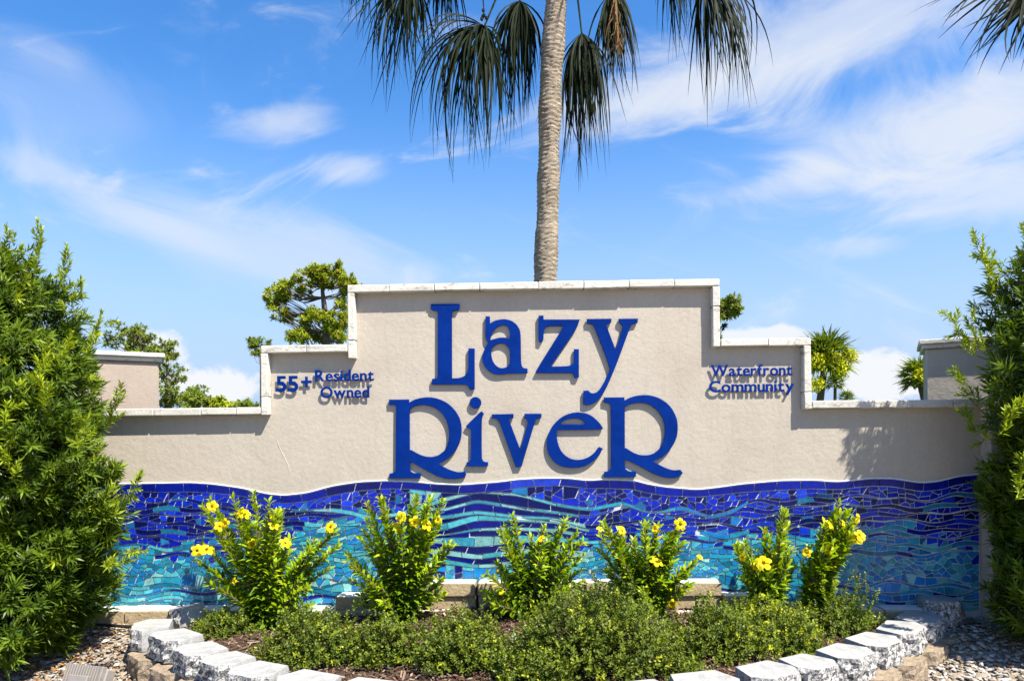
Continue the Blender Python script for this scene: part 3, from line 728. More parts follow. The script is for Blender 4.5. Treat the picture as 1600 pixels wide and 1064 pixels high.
# border pieces
x = MX0; s0_ = 0
while x < MX1 - 8:
    w = random.uniform(30, 46)
    xe = min(x + w, MX1)
    if MX1 - xe < 15: xe = MX1
    m_ = (x + xe) / 2
    if 500 < m_ < 650 or 905 < m_ < 1000 or 690 < m_ < 720:
        c = random.choice([MAR * .7, NAVY * 1.2, NAVY, COBALT * .6, COBALT * .4, PURP])
    elif 800 < m_ < 905: c = random.choice([COBALT * .6, ROYAL * .8 + .01, NAVY * 2])
    else: c = (NAVY * .5 + COBALT * .45) * random.uniform(.8, 1.2)
    s1_ = random.uniform(-1.5, 1.5); strip_tile(top, b0, x, xe, c, s0_, s1_, g=0.7); s0_ = s1_; TILES[-1] = (*TILES[-1], 'border_tile')
    x = xe
for item in seq:
    kind, f0, f1 = item[:3]; k = item[3] if len(item) > 3 else 0
    if kind == 'strip':
        x = MX0; s0_ = 0
        while x < MX1 - 4:
            w = random.uniform(26, 58); xe = min(x + w, MX1); m_ = (x + xe) / 2; ym = float(f0(m_))
            if 640 < m_ < 915: c = random.choice([AQUA, PALE * .85, AQUA * .85, TURQ * .9 + .02, PALE * .7])
            elif k == 0 and 915 <= m_ < 1180: c = random.choice([CYAN, CYAN * .9, TURQ])
            elif k == 0 and 500 < m_ < 640: c = random.choice([PALE * .8, AQUA])
            elif ym < np.interp(m_, YB[:, 0], YB[:, 1]): c = random.choice([NAVY, NAVY * 1.3, COBALT * .6, TEAL, ROYAL])
            else: c = random.choice([NAVY * 2, TEAL, TURQ, CYAN, AQUA])
            s1_ = random.uniform(-1, 1); strip_tile(f0, f1, x, xe, c * random.uniform(.85, 1.15), s0_, s1_); x = xe; s0_ = s1_
    else:
        f_c = lambda x_, y_: zone_col(x_, y_)
        big = k >= NS
        segs = [(MX0, 640), (640, 905), (905, MX1)] if k < NS else [(MX0, 640), (640, 905), (905, MX1)]
        for (a, b) in segs:
            if a == 640 and k == NS:
                crackle(f0, f1, a, b, 26, 9, lambda x_, y_: random.choice([NAVY, NAVY * 1.4, TURQ, CYAN, AQUA, COBALT * .5]))
            elif a == 640 and 1 <= k < NS:
                x = a; s0_ = 0
                while x < b - 4:
                    w = random.uniform(32, 60); xe = min(x + w, b)
                    r = random.random(); c = NAVY * random.uniform(.8, 1.5) if r < .76 else COBALT * .5 if r < .95 else PURP
                    s1_ = random.uniform(-3, 3) if xe < b else 0; strip_tile(f0, f1, x, xe, c, s0_, s1_); x = xe; s0_ = s1_
            elif a == 640 and k == 0:
                crackle(f0, f1, 640, 690, 22, 7, lambda x_, y_: random.choice([AQUA, TURQ, PALE * .8, COBALT])); crackle(f0, f1, 800, 905, 17, 8.5, f_c); strip_tile(f0, f1, 690, 745, NAVY); strip_tile(f0, f1, 745, 800, COBALT * .6)
            else:
                step = 1000 if big else random.uniform(50, 75)
                q = a
                while q < b:
                    q2 = min(q + step, b)
                    if b - q2 < 25: q2 = b
                    crackle(f0, f1, q, q2, 13.5, 6.4, f_c); q = q2
# backing panel
xs = np.arange(MX0, MX1 + .1, 10.0)
up_ = [wp(x, float(top(x)) - 0.5, -0.004) for x in xs]; lo_ = [(p[0], -0.08) for p in up_]
n = len(xs)
V = [(p[0], -0.004, p[1]) for p in up_] + [(p[0], -0.004, p[1]) for p in lo_] + [(p[0], 0.02, p[1]) for p in up_]
panel = part('mosaic_panel', V, [np.array([[i, i + n, i + n + 1, i + 1] for i in range(n - 1)] + [[i, i + 1, i + 2 * n + 1, i + 2 * n] for i in range(n - 1)])], M['grout'], wall)
panel['label'] = 'glass mosaic of flowing navy, cobalt and turquoise waves'
mb = MB(); pts = [Vector((*[wp(x, float(top(x)) - 1.3, -0.003)[0]], -0.003, wp(x, float(top(x)) - 1.3, -0.003)[1])) for x in xs]
V, Fs = tube(pts, 0.0055, 6); mb.add(V, Fs); mb.part('grout_line', M['chalk'], wall, True)
def tile_geo(P):
    if area(P) < 0: P = P[::-1]                  # px space y down: positive area means clockwise seen from the front
    th = 0.0055 + random.uniform(0, .0025); tx, tz = random.gauss(0, .03), random.gauss(0, .04)
    w = [wp(x, y, -0.01) for x, y in P]; cx = sum(p[0] for p in w) / len(w); cz = sum(p[1] for p in w) / len(w)
    n = len(w)
    fv = [(p[0], -0.004 - th + (p[0] - cx) * tx + (p[1] - cz) * tz, p[1]) for p in w]
    bv = [(p[0], -0.0035, p[1]) for p in w]
    return np.array(fv + bv), n
TILES = [t if len(t) == 3 else (*t, 'tile') for t in TILES]
TILES = [t for t in TILES if min(p[1] for p in t[0]) < 950]
order = sorted(range(len(TILES)), key=lambda i: -abs(area(TILES[i][0])))
rest = MB(); ntile = 0
PL = np.array(wall.location)
for rank, i in enumerate(order):
    P, c, nm = TILES[i]; V, n = tile_geo(P)
    ng = [np.array([list(range(n))[::-1]]), np.array([[k, (k + 1) % n, (k + 1) % n + n, k + n] for k in range(n)])]
    # keep front face outward (towards -y)
    p0, p1, p2 = V[0], V[1], V[min(2, n - 1)]
    if ntile < 300 or nm == 'border_tile':
        ntile += nm == 'tile'
        me = make_mesh(nm, V - PL, ng, np.tile(c, (len(V), 1)))
        o = link(nm, me, M['tile'], panel)
    else:
        rest.add(V, ng, c)
V, Fs, c = rest.get()
o = link('small_tiles', make_mesh('small_tiles', V - PL, Fs, c), M['tile'], panel); o['kind'] = 'stuff'

# wing pillars standing behind the low ends of the wall
def pillar(label, px_in, py_top, yb_, side, ang, w, mat):
    p = on_y(px_in, py_top, yb_)
    t = thing('wing_pillar', (p.x, yb_, 0), label, 'pillar', rz=math.radians(ang) * -side)
    x0, x1 = (-w, 0) if side < 0 else (0, w)
    V, Fs = bevbox(x0, x1, 0, 0.4, -0.1, p.z - 0.055, 0.01)
    link('shaft', make_mesh('shaft', V, Fs), mat, t)
    V, Fs = bevbox(x0 - .022, x1 + .022, -0.022, 0.43, p.z - 0.054, p.z - 0.026, 0.006, .001)
    link('cap_moulding', make_mesh('cap_moulding', V, Fs), M['coping'], t)
    V, Fs = bevbox(x0 - .04, x1 + .04, -0.04, 0.445, p.z - 0.0255, p.z + 0.006, 0.005, .001)
    link('cap_slab', make_mesh('cap_slab', V, Fs), M['coping'], t)
pillar('pinkish stucco pillar with stained white cap beside the left bush', 248, 554, 0.62, -1, 30, 0.62, M['stucco_pink'])
pillar('grey beige stucco pillar with dark stained cap beside the right bush', 1446, 533, 0.62, 1, 26, 0.62, M['stucco'])

# ------------------------------------------------------------------ planting bed: soil, stones, edging
def mulch(x, y):
    x = np.asarray(x, float); y = np.asarray(y, float)
    return -0.01 + 0.125 * np.exp(-((x - .2) / 1.5) ** 2) * np.clip(1 + y / 1.25, 0, 1)
na, nr = 64, 14
V = []; 
for j in range(nr + 1):
    for i in range(na + 1):
        t = math.pi * i / na; k = 0.97 * j / nr
        rr_ = float(ring_r(t)); x_ = RCX + rr_ * k * math.cos(t); y_ = -0.001 - rr_ * k * math.sin(t)
        V.append((x_, y_, float(mulch(x_, y_)) + 0.008 * mnoise.noise((x_ * 9, y_ * 9, 0))))
Fq = [[j * (na + 1) + i, (j + 1) * (na + 1) + i, (j + 1) * (na + 1) + i + 1, j * (na + 1) + i + 1] for j in range(nr) for i in range(na)]
tag(link('mulch_bed', make_mesh('mulch_bed', V, [np.array(Fq)], smooth=True), M['soil']), 'dark brown soil of the planting bed inside the stone ring', 'soil', kind='structure')
# bark chips
n = 9000
t = rng.uniform(0, math.pi, n); r = np.sqrt(rng.uniform(0, 1, n)) * .96
x = RCX + ring_r(t) * r * np.cos(t); y = -0.01 - ring_r(t) * r * np.sin(t)
L_ = rng.uniform(.012, .055, n); W_ = rng.uniform(.003, .010, n); T_ = rng.uniform(.0015, .005, n)
BX = box_v(-.5, .5, -.5, .5, -.5, .5)
V = BX[None] * np.stack([L_, W_, T_], 1)[:, None] * (1 + rng.uniform(-.25, .25, (n, 8, 3)))
a = rng.uniform(0, 6.28, n); tl = rng.normal(0, .3, n)
V = np.stack([V[..., 0] * np.cos(tl)[:, None] + V[..., 2] * np.sin(tl)[:, None], V[..., 1], -V[..., 0] * np.sin(tl)[:, None] + V[..., 2] * np.cos(tl)[:, None]], -1)
V = np.stack([V[..., 0] * np.cos(a)[:, None] - V[..., 1] * np.sin(a)[:, None], V[..., 0] * np.sin(a)[:, None] + V[..., 1] * np.cos(a)[:, None], V[..., 2]], -1)
V += np.stack([x, y, mulch(x, y) + rng.uniform(.002, .014, n)], 1)[:, None]
CH = np.array([(.10, .055, .035), (.17, .10, .065), (.25, .17, .12), (.06, .035, .024), (.34, .26, .20), (.14, .075, .045)])
mb = MB(); mb.add(V.reshape(-1, 3), [(BOXF[None] + (np.arange(n) * 8)[:, None, None]).reshape(-1, 4)], np.repeat(CH[rng.integers(0, 6, n)] * rng.uniform(.7, 1.25, (n, 1)), 8, 0))
tag(mb.obj('mulch_chips', M['chips']), 'brown bark mulch chips between the low shrubs', 'mulch', kind='stuff')

def block_mesh(seed, w=.30, d=.20, h=.115, rough=.010):
    r = random.Random(seed)
    plan = [(-w * .36, d / 2), (-w / 2, -d * .16), (-w * .29, -d / 2), (w * .29, -d / 2), (w / 2, -d * .16), (w * .36, d / 2)]
    ring = []                                   # (x, y, rough?)
    for i in range(5):
        a, b = plan[i], plan[i + 1]; k = {0: 1, 1: 4, 2: 6, 3: 4, 4: 1}[i]
        for q in range(k):
            s = q / k; ring.append((a[0] + (b[0] - a[0]) * s, a[1] + (b[1] - a[1]) * s, 1 if (1 <= i <= 3) else 0))
    ring.append((*plan[5], 0)); n = len(ring); rows = 5
    V = []; C_ = []
    for k in range(rows + 1):
        z = h * k / rows
        for i, (x_, y_, ro) in enumerate(ring):
            amp = rough * (1 if ro else 0.1) * (0.55 if k == rows else 1)
            l = math.hypot(x_, y_) or 1; dsp = r.uniform(-1, 1) * amp - (0.004 if k in (0, rows) else 0)
            V.append((x_ + x_ / l * dsp, y_ + y_ / l * dsp, z + (r.uniform(-.006, .006) * ro if 0 < k < rows else r.uniform(-.002, .0005) * ro)))
            C_.append((1.0 if ro and k < rows else 0.0, 0, 0))
    f4 = [[k * n + i, k * n + (i + 1) % n, (k + 1) * n + (i + 1) % n, (k + 1) * n + i] for k in range(rows) for i in range(n)]
    # separate top ring so that the painted top keeps a crisp edge
    m0 = len(V); V += [V[rows * n + i] for i in range(n)]; C_ += [(0, 0, 0)] * n
    for i in range(n): C_[rows * n + i] = (0.85 if ring[i][2] else 0.1, 0, 0)
    V.append((0, 0, h + .001)); C_.append((0, 0, 0))
    f3 = [[m0 + i, m0 + (i + 1) % n, m0 + n] for i in range(n)]
    return make_mesh('stone_block', V, [np.array(f4), np.array(f3)], np.array(C_))
ringo = thing('stone_ring', (RCX, -0.7, 0), 'curved border of white painted split stone blocks around the planting bed', 'stone border')
RL = Vector(ringo.location)
white = [block_mesh(s) for s in range(5)]; tan = [block_mesh(s + 20, rough=.006) for s in range(4)]
for m_ in white: m_.materials.append(M['block'])
for m_ in tan: m_.materials.append(M['block_tan'])
def ring_pt(i):
    return SP[max(0, min(len(SP) - 1, i))]
for i, p in enumerate(SP):
    tn = ring_pt(i + 1) - ring_pt(i - 1); tn.z = 0; tn.normalize()
    outw = Vector((tn.y, -tn.x, 0)) ; 
    if outw.dot(p - Vector((RCX, 0, 0))) < 0: outw = -outw
    sp = (ring_pt(i + 1) - ring_pt(i - 1)).length / (2 if 0 < i < len(SP) - 1 else 1)
    o = link('stone_block', white[i % 5], None, ringo)
    ang = math.atan2(outw.y, outw.x) + math.pi / 2
    o.location = Vector((p.x, p.y, ZT - .115 + random.uniform(-.004, .004))) - RL
    o.rotation_euler = (random.gauss(0, .012), random.gauss(0, .012), ang + random.gauss(0, .05))
    k = min(1.06, max(.84, sp / .292 * .935)); o.scale = (k, 1, 1)
    if i == 0: o.rotation_euler = (0.10, -0.16, math.radians(-62)); o.location.z += .02
    if 0 < i < len(SP):
        q = (p + ring_pt(i - 1)) / 2 + outw * .055
        o = link('lower_block', tan[i % 4], None, ringo)
        o.location = Vector((q.x, q.y, ZT - .118 - .115)) - RL; o.rotation_euler = (0, 0, ang + random.gauss(0, .07)); o.scale = (k, 1, 1)
# edging blocks along the foot of the mosaic
edg = thing('bed_edging', (0.1, -0.07, 0), 'stepped row of tan concrete edging blocks with white tops under the mosaic', 'edging')
def edge_block(px0, px1, ztop, h=.085, y0=-.15, y1=-.012):
    x0, x1 = wp(px0, 900, -.08)[0], wp(px1, 900, -.08)[0]
    V, Fs = bevbox(x0 + .002, x1 - .002, y0 + random.uniform(-.006, .006), y1, ztop - h, ztop, .006, .002)
    o = part('edging_block', V, Fs, [M['edging'], M['edging_top']], edg)
    nrm = np.zeros(len(o.data.polygons) * 3); o.data.polygons.foreach_get('normal', nrm); nrm = nrm.reshape(-1, 3)
    o.data.polygons.foreach_set('material_index', (nrm[:, 2] > .9).astype(np.int32))
for a, b in ((150, 206), (206, 276), (276, 360), (360, 444), (444, 516), (516, 600), (600, 690), (690, 780), (780, 866), (866, 950), (950, 1040), (1040, 1124), (1124, 1208), (1208, 1290), (1290, 1372), (1372, 1440)):
    edge_block(a, b, .082 + random.uniform(-.004, .004), .16, y0=-.165)
for a, b in ((528, 572),): edge_block(a, b, .165, .082)
for a, b in ((560, 572),): pass
for a, b in ((574, 658), (660, 744), (747, 830), (832, 912), (914, 962), (964, 1040), (1042, 1124)): edge_block(a, b, .245, .082, y0=-.142)
for a, b in ((577, 660), (662, 745), (748, 832), (834, 916), (918, 1000), (1002, 1084), (1086, 1122)): edge_block(a, b, .162, .078, y0=-.130)
edge_block(1126, 1178, .165, .082)
o = link('stone_block', white[2], None, ringo); o.location = Vector((wp(1465, 925, -.1)[0], -.115, .03)) - RL; o.rotation_euler = (0, 0, .05); o.scale = (.72, .9, 1)

# ------------------------------------------------------------------ small fittings
fx = on_z(134, 1062, -0.09)
fl = thing('flood_light', (fx.x, fx.y, -0.185), 'ribbed grey bronze flood light on the gravel at the lower left', 'flood light', rz=math.radians(-14))
def lbox(name, b, mat, bev=.004):
    V, Fs = bevbox(*b, bev); return link(name, make_mesh(name, V, Fs), mat, fl)
TL = Matrix.Rotation(math.radians(-24), 4, 'X')
def tilt(o): o.data.transform(Matrix.Translation((0, 0, .05)) @ TL); return o
tilt(lbox('housing', (-.125, .125, -.03, .035, 0, .105), M['metal'], .008))
for k in range(13):
    xk = -.115 + k * .0165
    tilt(lbox('cooling_fin', (xk, xk + .0055, -.052, -.0305, .008, .112), M['metal'], .0015))
tilt(lbox('side_plate', (.108, .122, -.058, -.031, 0, .112), M['metal'], .002))
tilt(lbox('front_lens', (-.105, .105, .0355, .040, .012, .093), M['lens'], .001))
tilt(lbox('driver_box', (-.06, .06, -.075, -.053, .02, .06), M['metal'], .004))
V, Fs = tube([(0, 0, -.02), (0, 0, .03), (0, 0, .06)], [.02, .018, .016], 10); link('mount_stem', make_mesh('mount_stem', V, Fs), M['metal'], fl)
V, Fs = bevbox(-.06, .06, -.05, .05, -.02, .012, .004); link('base_plate', make_mesh('base_plate', V, Fs), M['metal'], fl)

sp0 = on_y(803, 1035, -1.02); zb = float(mulch(sp0.x, -1.02))
ri = thing('sprinkler_riser', (sp0.x, -1.02, zb), 'thin black sprinkler riser with white nozzle among the low shrubs', 'sprinkler')
zt_ = on_y(802, 988, -1.02).z
V, Fs = tube([(0, 0, -.02), (0, 0, (zt_ - zb) * .8)], .009, 8); link('riser', make_mesh('riser', V, Fs), M['black_plastic'], ri)
V, Fs = tube([(0, 0, (zt_ - zb) * .8), (0, 0, (zt_ - zb) * .9), (0, 0, zt_ - zb)], [.010, .012, .006], 8); link('nozzle', make_mesh('nozzle', V, Fs), M['white_plastic'], ri)
def pipe(label, pts, r):
    P = [Vector(p) for p in pts]; V, Fs = tube(P, r, 7); o = link('irrigation_pipe', make_mesh('irrigation_pipe', V - np.array(P[0]), Fs, smooth=True), M['black_plastic'], loc=P[0]); tag(o, label, 'pipe')
pz = lambda px, py, z: tuple(on_z(px, py, z))
pipe('black irrigation pipe lying on gravel below the left bush', [pz(70, 984, .012), pz(110, 977, .014), pz(150, 975, .016), pz(190, 978, .014), pz(212, 979, .012)], .010)
pipe('black irrigation pipe lying on mulch before the edging blocks', [pz(1058, 936, .13), pz(1085, 935, .135), pz(1120, 935, .13), pz(1150, 938, .12), pz(1175, 944, .10)], .009)
pipe('black irrigation pipe lying among the low shrubs near the sprinkler', [pz(700, 1035, .03), pz(750, 1042, .035), pz(800, 1050, .03), pz(850, 1052, .025)], .009)

# ------------------------------------------------------------------ podocarpus bushes
def shoots(mb, base, dr, ln, nl, leafL, leafW, col, curl=.12, amax=78, amin=28, tipcol=None, kind='strap'):
    n = len(base); dr = unit(dr)
    ref = np.where(np.abs(dr[:, 2:3]) > .9, np.array([[1., 0, 0]]), np.array([[0, 0, 1.]]))
    a = unit(np.cross(dr, ref)); b = np.cross(dr, a)
    i = np.arange(nl)[None]; t = (i + rng.uniform(0, 1, (n, nl))) / nl
    ph = i * 2.4 + rng.uniform(0, 6.28, (n, 1)) + rng.normal(0, .3, (n, nl))
    al = np.radians(amax + (amin - amax) * t + rng.normal(0, 9, (n, nl)))
    rad = a[:, None] * np.cos(ph)[..., None] + b[:, None] * np.sin(ph)[..., None]
    D = dr[:, None] * np.cos(al)[..., None] + rad * np.sin(al)[..., None]
    P = base[:, None] + dr[:, None] * (ln[:, None] * t)[..., None]
    Nn = dr[:, None] * np.sin(al)[..., None] - rad * np.cos(al)[..., None] + rng.normal(0, .25, (n, nl, 3))
    Ls = leafL * rng.uniform(.7, 1.15, (n, nl)) * (1 - .35 * t)
    C_ = np.repeat(np.asarray(col, float).reshape(n, 1, 3), nl, 1) * rng.uniform(.8, 1.2, (n, nl, 1))
    if tipcol is not None:
        C_ = C_ * (1 - t[..., None] ** 2 * .8) + np.asarray(tipcol)[:, None] * (t[..., None] ** 2 * .8)
    leaves(mb, P, D, Nn, Ls.ravel(), np.full(n * nl, leafW), C_.reshape(-1, 3), kind, curl)
DK, MD, LT = np.array((.036, .070, .006)), np.array((.118, .178, .012)), np.array((.40, .48, .022))
def bush(label, cx, cy, z0, prof, nsh, leaders, seed, fr):
    global rng
    rng = np.random.default_rng(seed)
    t = thing('podocarpus_bush', (cx, cy, z0), label, 'bush')
    zs_ = np.array([p[0] for p in prof]); rx = np.array([p[1] for p in prof]); ry = np.array([p[2] for p in prof]); dx = np.array([p[3] for p in prof])
    # area weighted heights
    zz = np.linspace(zs_[0], zs_[-1], 200); w = np.interp(zz, zs_, rx + ry) + .05; w /= w.sum()
    mb = MB()
    for layer, (k0, k1, frac) in enumerate(((.84, 1.0, 1.15), (.55, .84, .75), (.15, .55, .35))):
        n = int(nsh * frac)
        z = rng.choice(zz, n, p=w) + rng.uniform(-.02, .02, n); th = rng.uniform(0, 2 * np.pi, n)
        lump = 1 + .10 * np.sin(3 * th + z * 4.1 + seed) + .08 * np.sin(5 * th - z * 6.7)
        k = rng.uniform(k0, k1, n) * lump
        P = np.stack([cx + np.interp(z, zs_, dx) + np.interp(z, zs_, rx) * k * np.cos(th), cy + np.interp(z, zs_, ry) * k * np.sin(th), z], 1)
        outw = np.stack([np.cos(th), np.sin(th), np.zeros(n)], 1)
        dr = outw * rng.uniform(.35, 1.0, (n, 1)) + np.array([0, 0, 1]) * rng.uniform(.1, .9, (n, 1)) + rng.normal(0, .30, (n, 3))
        ln = rng.uniform(.08, .17, n)
        mixv = rng.uniform(0, 1, (n, 1)); col = DK * (1 - mixv) + MD * mixv
        P = P - unit(dr) * ln[:, None] * .6
        tip = col * 1.5
        if layer == 0:
            fresh = rng.uniform(0, 1, n) < fr
            tip[fresh] = LT * rng.uniform(.7, 1.2, (fresh.sum(), 1))
        shoots(mb, P, dr, ln, 30 if layer < 2 else 18, .092, .0108, col, tipcol=tip)
    # leaders that stand out of the outline, pale new growth
    for (a, b, pale) in leaders:
        a = np.array(a); b = np.array(b); L_ = np.linalg.norm(b - a); m_ = max(4, int(L_ / .022)); s = np.linspace(0, 1, m_)[:, None]
        P = a + (b - a) * s + rng.normal(0, .008, (m_, 3))
        dr = np.tile(b - a, (m_, 1)) / L_ + rng.normal(0, .45, (m_, 3))
        c = (MD * (1 - pale) + LT * pale); cc = np.tile(c, (m_, 1)) * rng.uniform(.8, 1.2, (m_, 1))
        shoots(mb, P, dr, np.full(m_, .07), 20, .050, .009, cc, amax=62, amin=18, tipcol=cc * 1.15)
    f = mb.part('foliage', M['leaf'], t); f['kind'] = 'stuff'
    # stems
    for k in range(9):
        th = rng.uniform(0, 6.28); r = rng.uniform(.05, .5); zt2 = zs_[0] + (zs_[-1] - zs_[0]) * rng.uniform(.5, .9)
        x1 = cx + np.interp(zt2, zs_, dx) + np.interp(zt2, zs_, rx) * r * math.cos(th); y1 = cy + np.interp(zt2, zs_, ry) * r * math.sin(th)
        x0, y0 = cx + .25 * r * math.cos(th), cy + .25 * r * math.sin(th)
        V, Fs = tube([(x0, y0, z0 - .05), (x0 * .6 + x1 * .4 + .03, y0 * .6 + y1 * .4, z0 + (zt2 - z0) * .5), (x1, y1, zt2)], [.022, .016, .006], 6)
        part('stem', V, Fs, M['twig'], t)
def lead(px0, py0, px1, py1, Y, pale): return (tuple(on_y(px0, py0, Y)), tuple(on_y(px1, py1, Y)), pale)
bush('large dense podocarpus bush at the left end of the sign wall', -2.91, -0.62, -.02,
     [(.0, .52, .42, -.05), (.25, .62, .46, 0), (.6, .66, .48, .0), (1.0, .66, .48, .0), (1.3, .62, .46, -.02), (1.55, .60, .44, -.02), (1.75, .54, .41, -.04), (1.95, .46, .36, -.08), (2.10, .38, .31, -.13), (2.22, .24, .22, -.18), (2.3, .10, .10, -.22)], 1600,
     [lead(5, 440, 12, 374, -.62, .6), lead(58, 440, 62, 366, -.62, .55), lead(95, 460, 106, 404, -.66, .5), lead(28, 430, 34, 398, -.62, .4), lead(108, 490, 124, 450, -.66, .45), 
      lead(140, 560, 155, 502, -.75, .7), lead(72, 640, 68, 570, -.98, .7), lead(90, 560, 106, 540, -.95, .6), lead(165, 670, 188, 620, -.8, .3), lead(165, 890, 203, 862, -.85, .5),
      lead(0, 680, 12, 645, -1.02, .5), lead(188, 778, 212, 752, -.8, .3), lead(18, 750, 12, 700, -1.02, .5), lead(130, 700, 140, 660, -.95, .4)], 11, .10)
bush('large dense podocarpus bush at the right end of the sign wall', 3.44, -0.50, -.02,
     [(.0, .66, .36, .0), (.25, .72, .42, .0), (.6, .74, .46, .0), (1.0, .78, .48, .0), (1.3, .81, .48, .0), (1.6, .80, .48, .02), (1.9, .74, .46, .06), (2.2, .62, .42, .12), (2.5, .46, .34, .2), (2.75, .2, .16, .24)], 2100,
     [lead(1560, 450, 1528, 380, -.42, .5), lead(1520, 560, 1488, 496, -.45, .5), lead(1590, 440, 1566, 415, -.4, .3), lead(1535, 550, 1518, 508, -.5, .35), lead(1545, 690, 1510, 650, -.5, .2),
      lead(1600, 440, 1600, 360, -.4, .4), lead(1565, 680, 1588, 630, -.9, .5), lead(1540, 640, 1500, 590, -.5, .2), lead(1590, 780, 1600, 710, -.9, .4), lead(1545, 460, 1538, 405, -.45, .4)], 23, .03)

# ------------------------------------------------------------------ allamanda plants
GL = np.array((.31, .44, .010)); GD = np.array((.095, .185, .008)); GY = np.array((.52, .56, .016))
def flower(t, p, face, r):
    mb = MB(); face = Vector(face).normalized(); a = face.orthogonal().normalized(); b = face.cross(a); p = Vector(p)
    n = 8
    V = []                                      # trumpet throat
    for s, rr in ((-1.2, .12), (-.5, .2), (0, .42)):
        for k in range(n):
            q = 2 * math.pi * k / n; V.append(p + face * (r * s) + (a * math.cos(q) + b * math.sin(q)) * r * rr)
    f = [[i * n + k, i * n + (k + 1) % n, (i + 1) * n + (k + 1) % n, (i + 1) * n + k] for i in range(2) for k in range(n)]
    mb.add([list(v) for v in V], [np.array(f)], (.62, .36, .008))
    for k in range(5):                          # five rounded overlapping petals
        q0 = 2 * math.pi * k / 5 + random.uniform(-.1, .1); V = []
        dv = lambda q: a * math.cos(q) + b * math.sin(q)
        w = [(0.30, -.55, 0), (.30, .55, 0), (.75, -.66, .18), (.75, .66, .10), (1.08, -.36, .06), (1.08, .36, -.05), (.7, 0, .2), (1.2, 0, -.12)]
        for rr, da, up_ in w: V.append(p + dv(q0 + da) * r * rr + face * r * (up_ + random.uniform(-.06, .06)))
        c = np.array((.86, .68, .008)) * random.uniform(.85, 1.12)
        mb.add([list(v) for v in V], [np.array([[0, 6, 2, 2], [1, 3, 6, 6], [2, 6, 7, 4], [6, 3, 5, 7], [0, 1, 6, 6]])[:, :4][[2, 3]], np.array([[0, 6, 2], [1, 3, 6], [0, 1, 6]])], c)
    mb.part('flower', M['petal'], t)
def allamanda(label, base, tips, flowers, Y, seed, fill=3.0, leafL=.072):
    """base, tips, flowers as pixel points on the vertical plane at depth Y"""
    global rng
    rng = np.random.default_rng(seed); random.seed(seed)
    b = on_y(base[0], base[1], Y); zb = float(mulch(b.x, Y)); b = Vector((b.x, Y, zb))
    t = thing('allamanda_plant', b, label, 'flowering plant', 'yellow allamandas in front of the mosaic')
    mb = MB(); allst = []
    for (px, py) in tips:
        for q in range(max(1, int(fill)) if random.random() < fill % 1 or fill >= 1 else 1):
            tp = on_y(px + random.gauss(0, 9) * (q > 0), py + abs(random.gauss(0, 16)) * (q > 0), Y + random.uniform(-.13, .10)); allst.append(tp)
    for si, tp in enumerate(allst):
        if tp.y > -.03: tp.y = -.03
        d = tp - b; L_ = d.length
        mid = b + d * .45 + Vector((-d.x * .10, random.gauss(0, .02), L_ * .06))
        m_ = max(5, int(L_ / .023)); s = np.linspace(0, 1, m_)[:, None]
        P0, P1, P2 = np.array(b), np.array(mid), np.array(tp)
        C_ = (1 - s) ** 2 * P0 + 2 * s * (1 - s) * P1 + s * s * P2
        Dr = unit(2 * (1 - s) * (P1 - P0) + 2 * s * (P2 - P1))
        V, Fs = tube([tuple(c) for c in C_[:: max(1, m_ // 6)]] + [tuple(C_[-1])], [.006] * len(C_[:: max(1, m_ // 6)]) + [.002], 5)
        part('stem', V, Fs, M['twig'], t)
        k0 = int(m_ * .16)
        Pn, Dn, sn = C_[k0:], Dr[k0:], s[k0:, 0]; m2 = len(Pn)
        a = unit(np.cross(Dn, np.array([.31, .85, .1]))); bb = np.cross(Dn, a)
        for w_ in range(4):
            ph = (np.arange(m2) % 2) * .785 + w_ * 1.571 + rng.normal(0, .3, m2)
            rad = a * np.cos(ph)[:, None] + bb * np.sin(ph)[:, None]
            al = np.radians(78 - 45 * sn + rng.normal(0, 12, m2))
            D_ = Dn * np.cos(al)[:, None] + rad * np.sin(al)[:, None] + np.array([0, -.10, .06])
            N_ = Dn * np.sin(al)[:, None] - rad * np.cos(al)[:, None] + rng.normal(0, .25, (m2, 3)) + np.array([0, -.15, .3])
            Ls = leafL * rng.uniform(.65, 1.2, m2) * (1 - .35 * sn ** 3)
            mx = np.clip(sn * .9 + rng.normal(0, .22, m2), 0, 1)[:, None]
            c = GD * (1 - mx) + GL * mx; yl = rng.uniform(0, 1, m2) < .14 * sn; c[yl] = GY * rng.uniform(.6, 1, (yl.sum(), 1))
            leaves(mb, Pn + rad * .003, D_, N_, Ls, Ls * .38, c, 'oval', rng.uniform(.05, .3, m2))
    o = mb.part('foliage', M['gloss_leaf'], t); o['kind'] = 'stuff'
    for (px, py, r) in flowers:
        p = on_y(px, py, Y - random.uniform(.08, .14)); flower(t, p, (random.uniform(-1.1, 1.1), -random.uniform(.35, 1), random.uniform(-.3, 1.0)), r * random.uniform(.82, 1.08))
allamanda('tall leaning yellow allamanda, leftmost plant with most flowers', (415, 952),
    [(330, 782), (318, 850), (345, 815), (365, 780), (397, 772), (420, 785), (440, 802), (452, 845), (400, 820), (425, 850), (395, 870), (470, 872), (455, 900), (380, 800), (330, 890), (350, 910), (400, 910), (430, 880), (440, 925), (375, 935), (470, 905), (520, 832), (490, 846), (505, 870), (480, 920)],
    [(331, 791, .036), (343, 822, .034), (352, 817, .03), (308, 860, .032), (323, 858, .04), (375, 800, .030), (383, 803, .028), (426, 805, .03), (428, 821, .028), (446, 848, .03), (395, 850, .028), (417, 860, .024), (516, 823, .032), (366, 908, .022)], -.30, 41, 2)
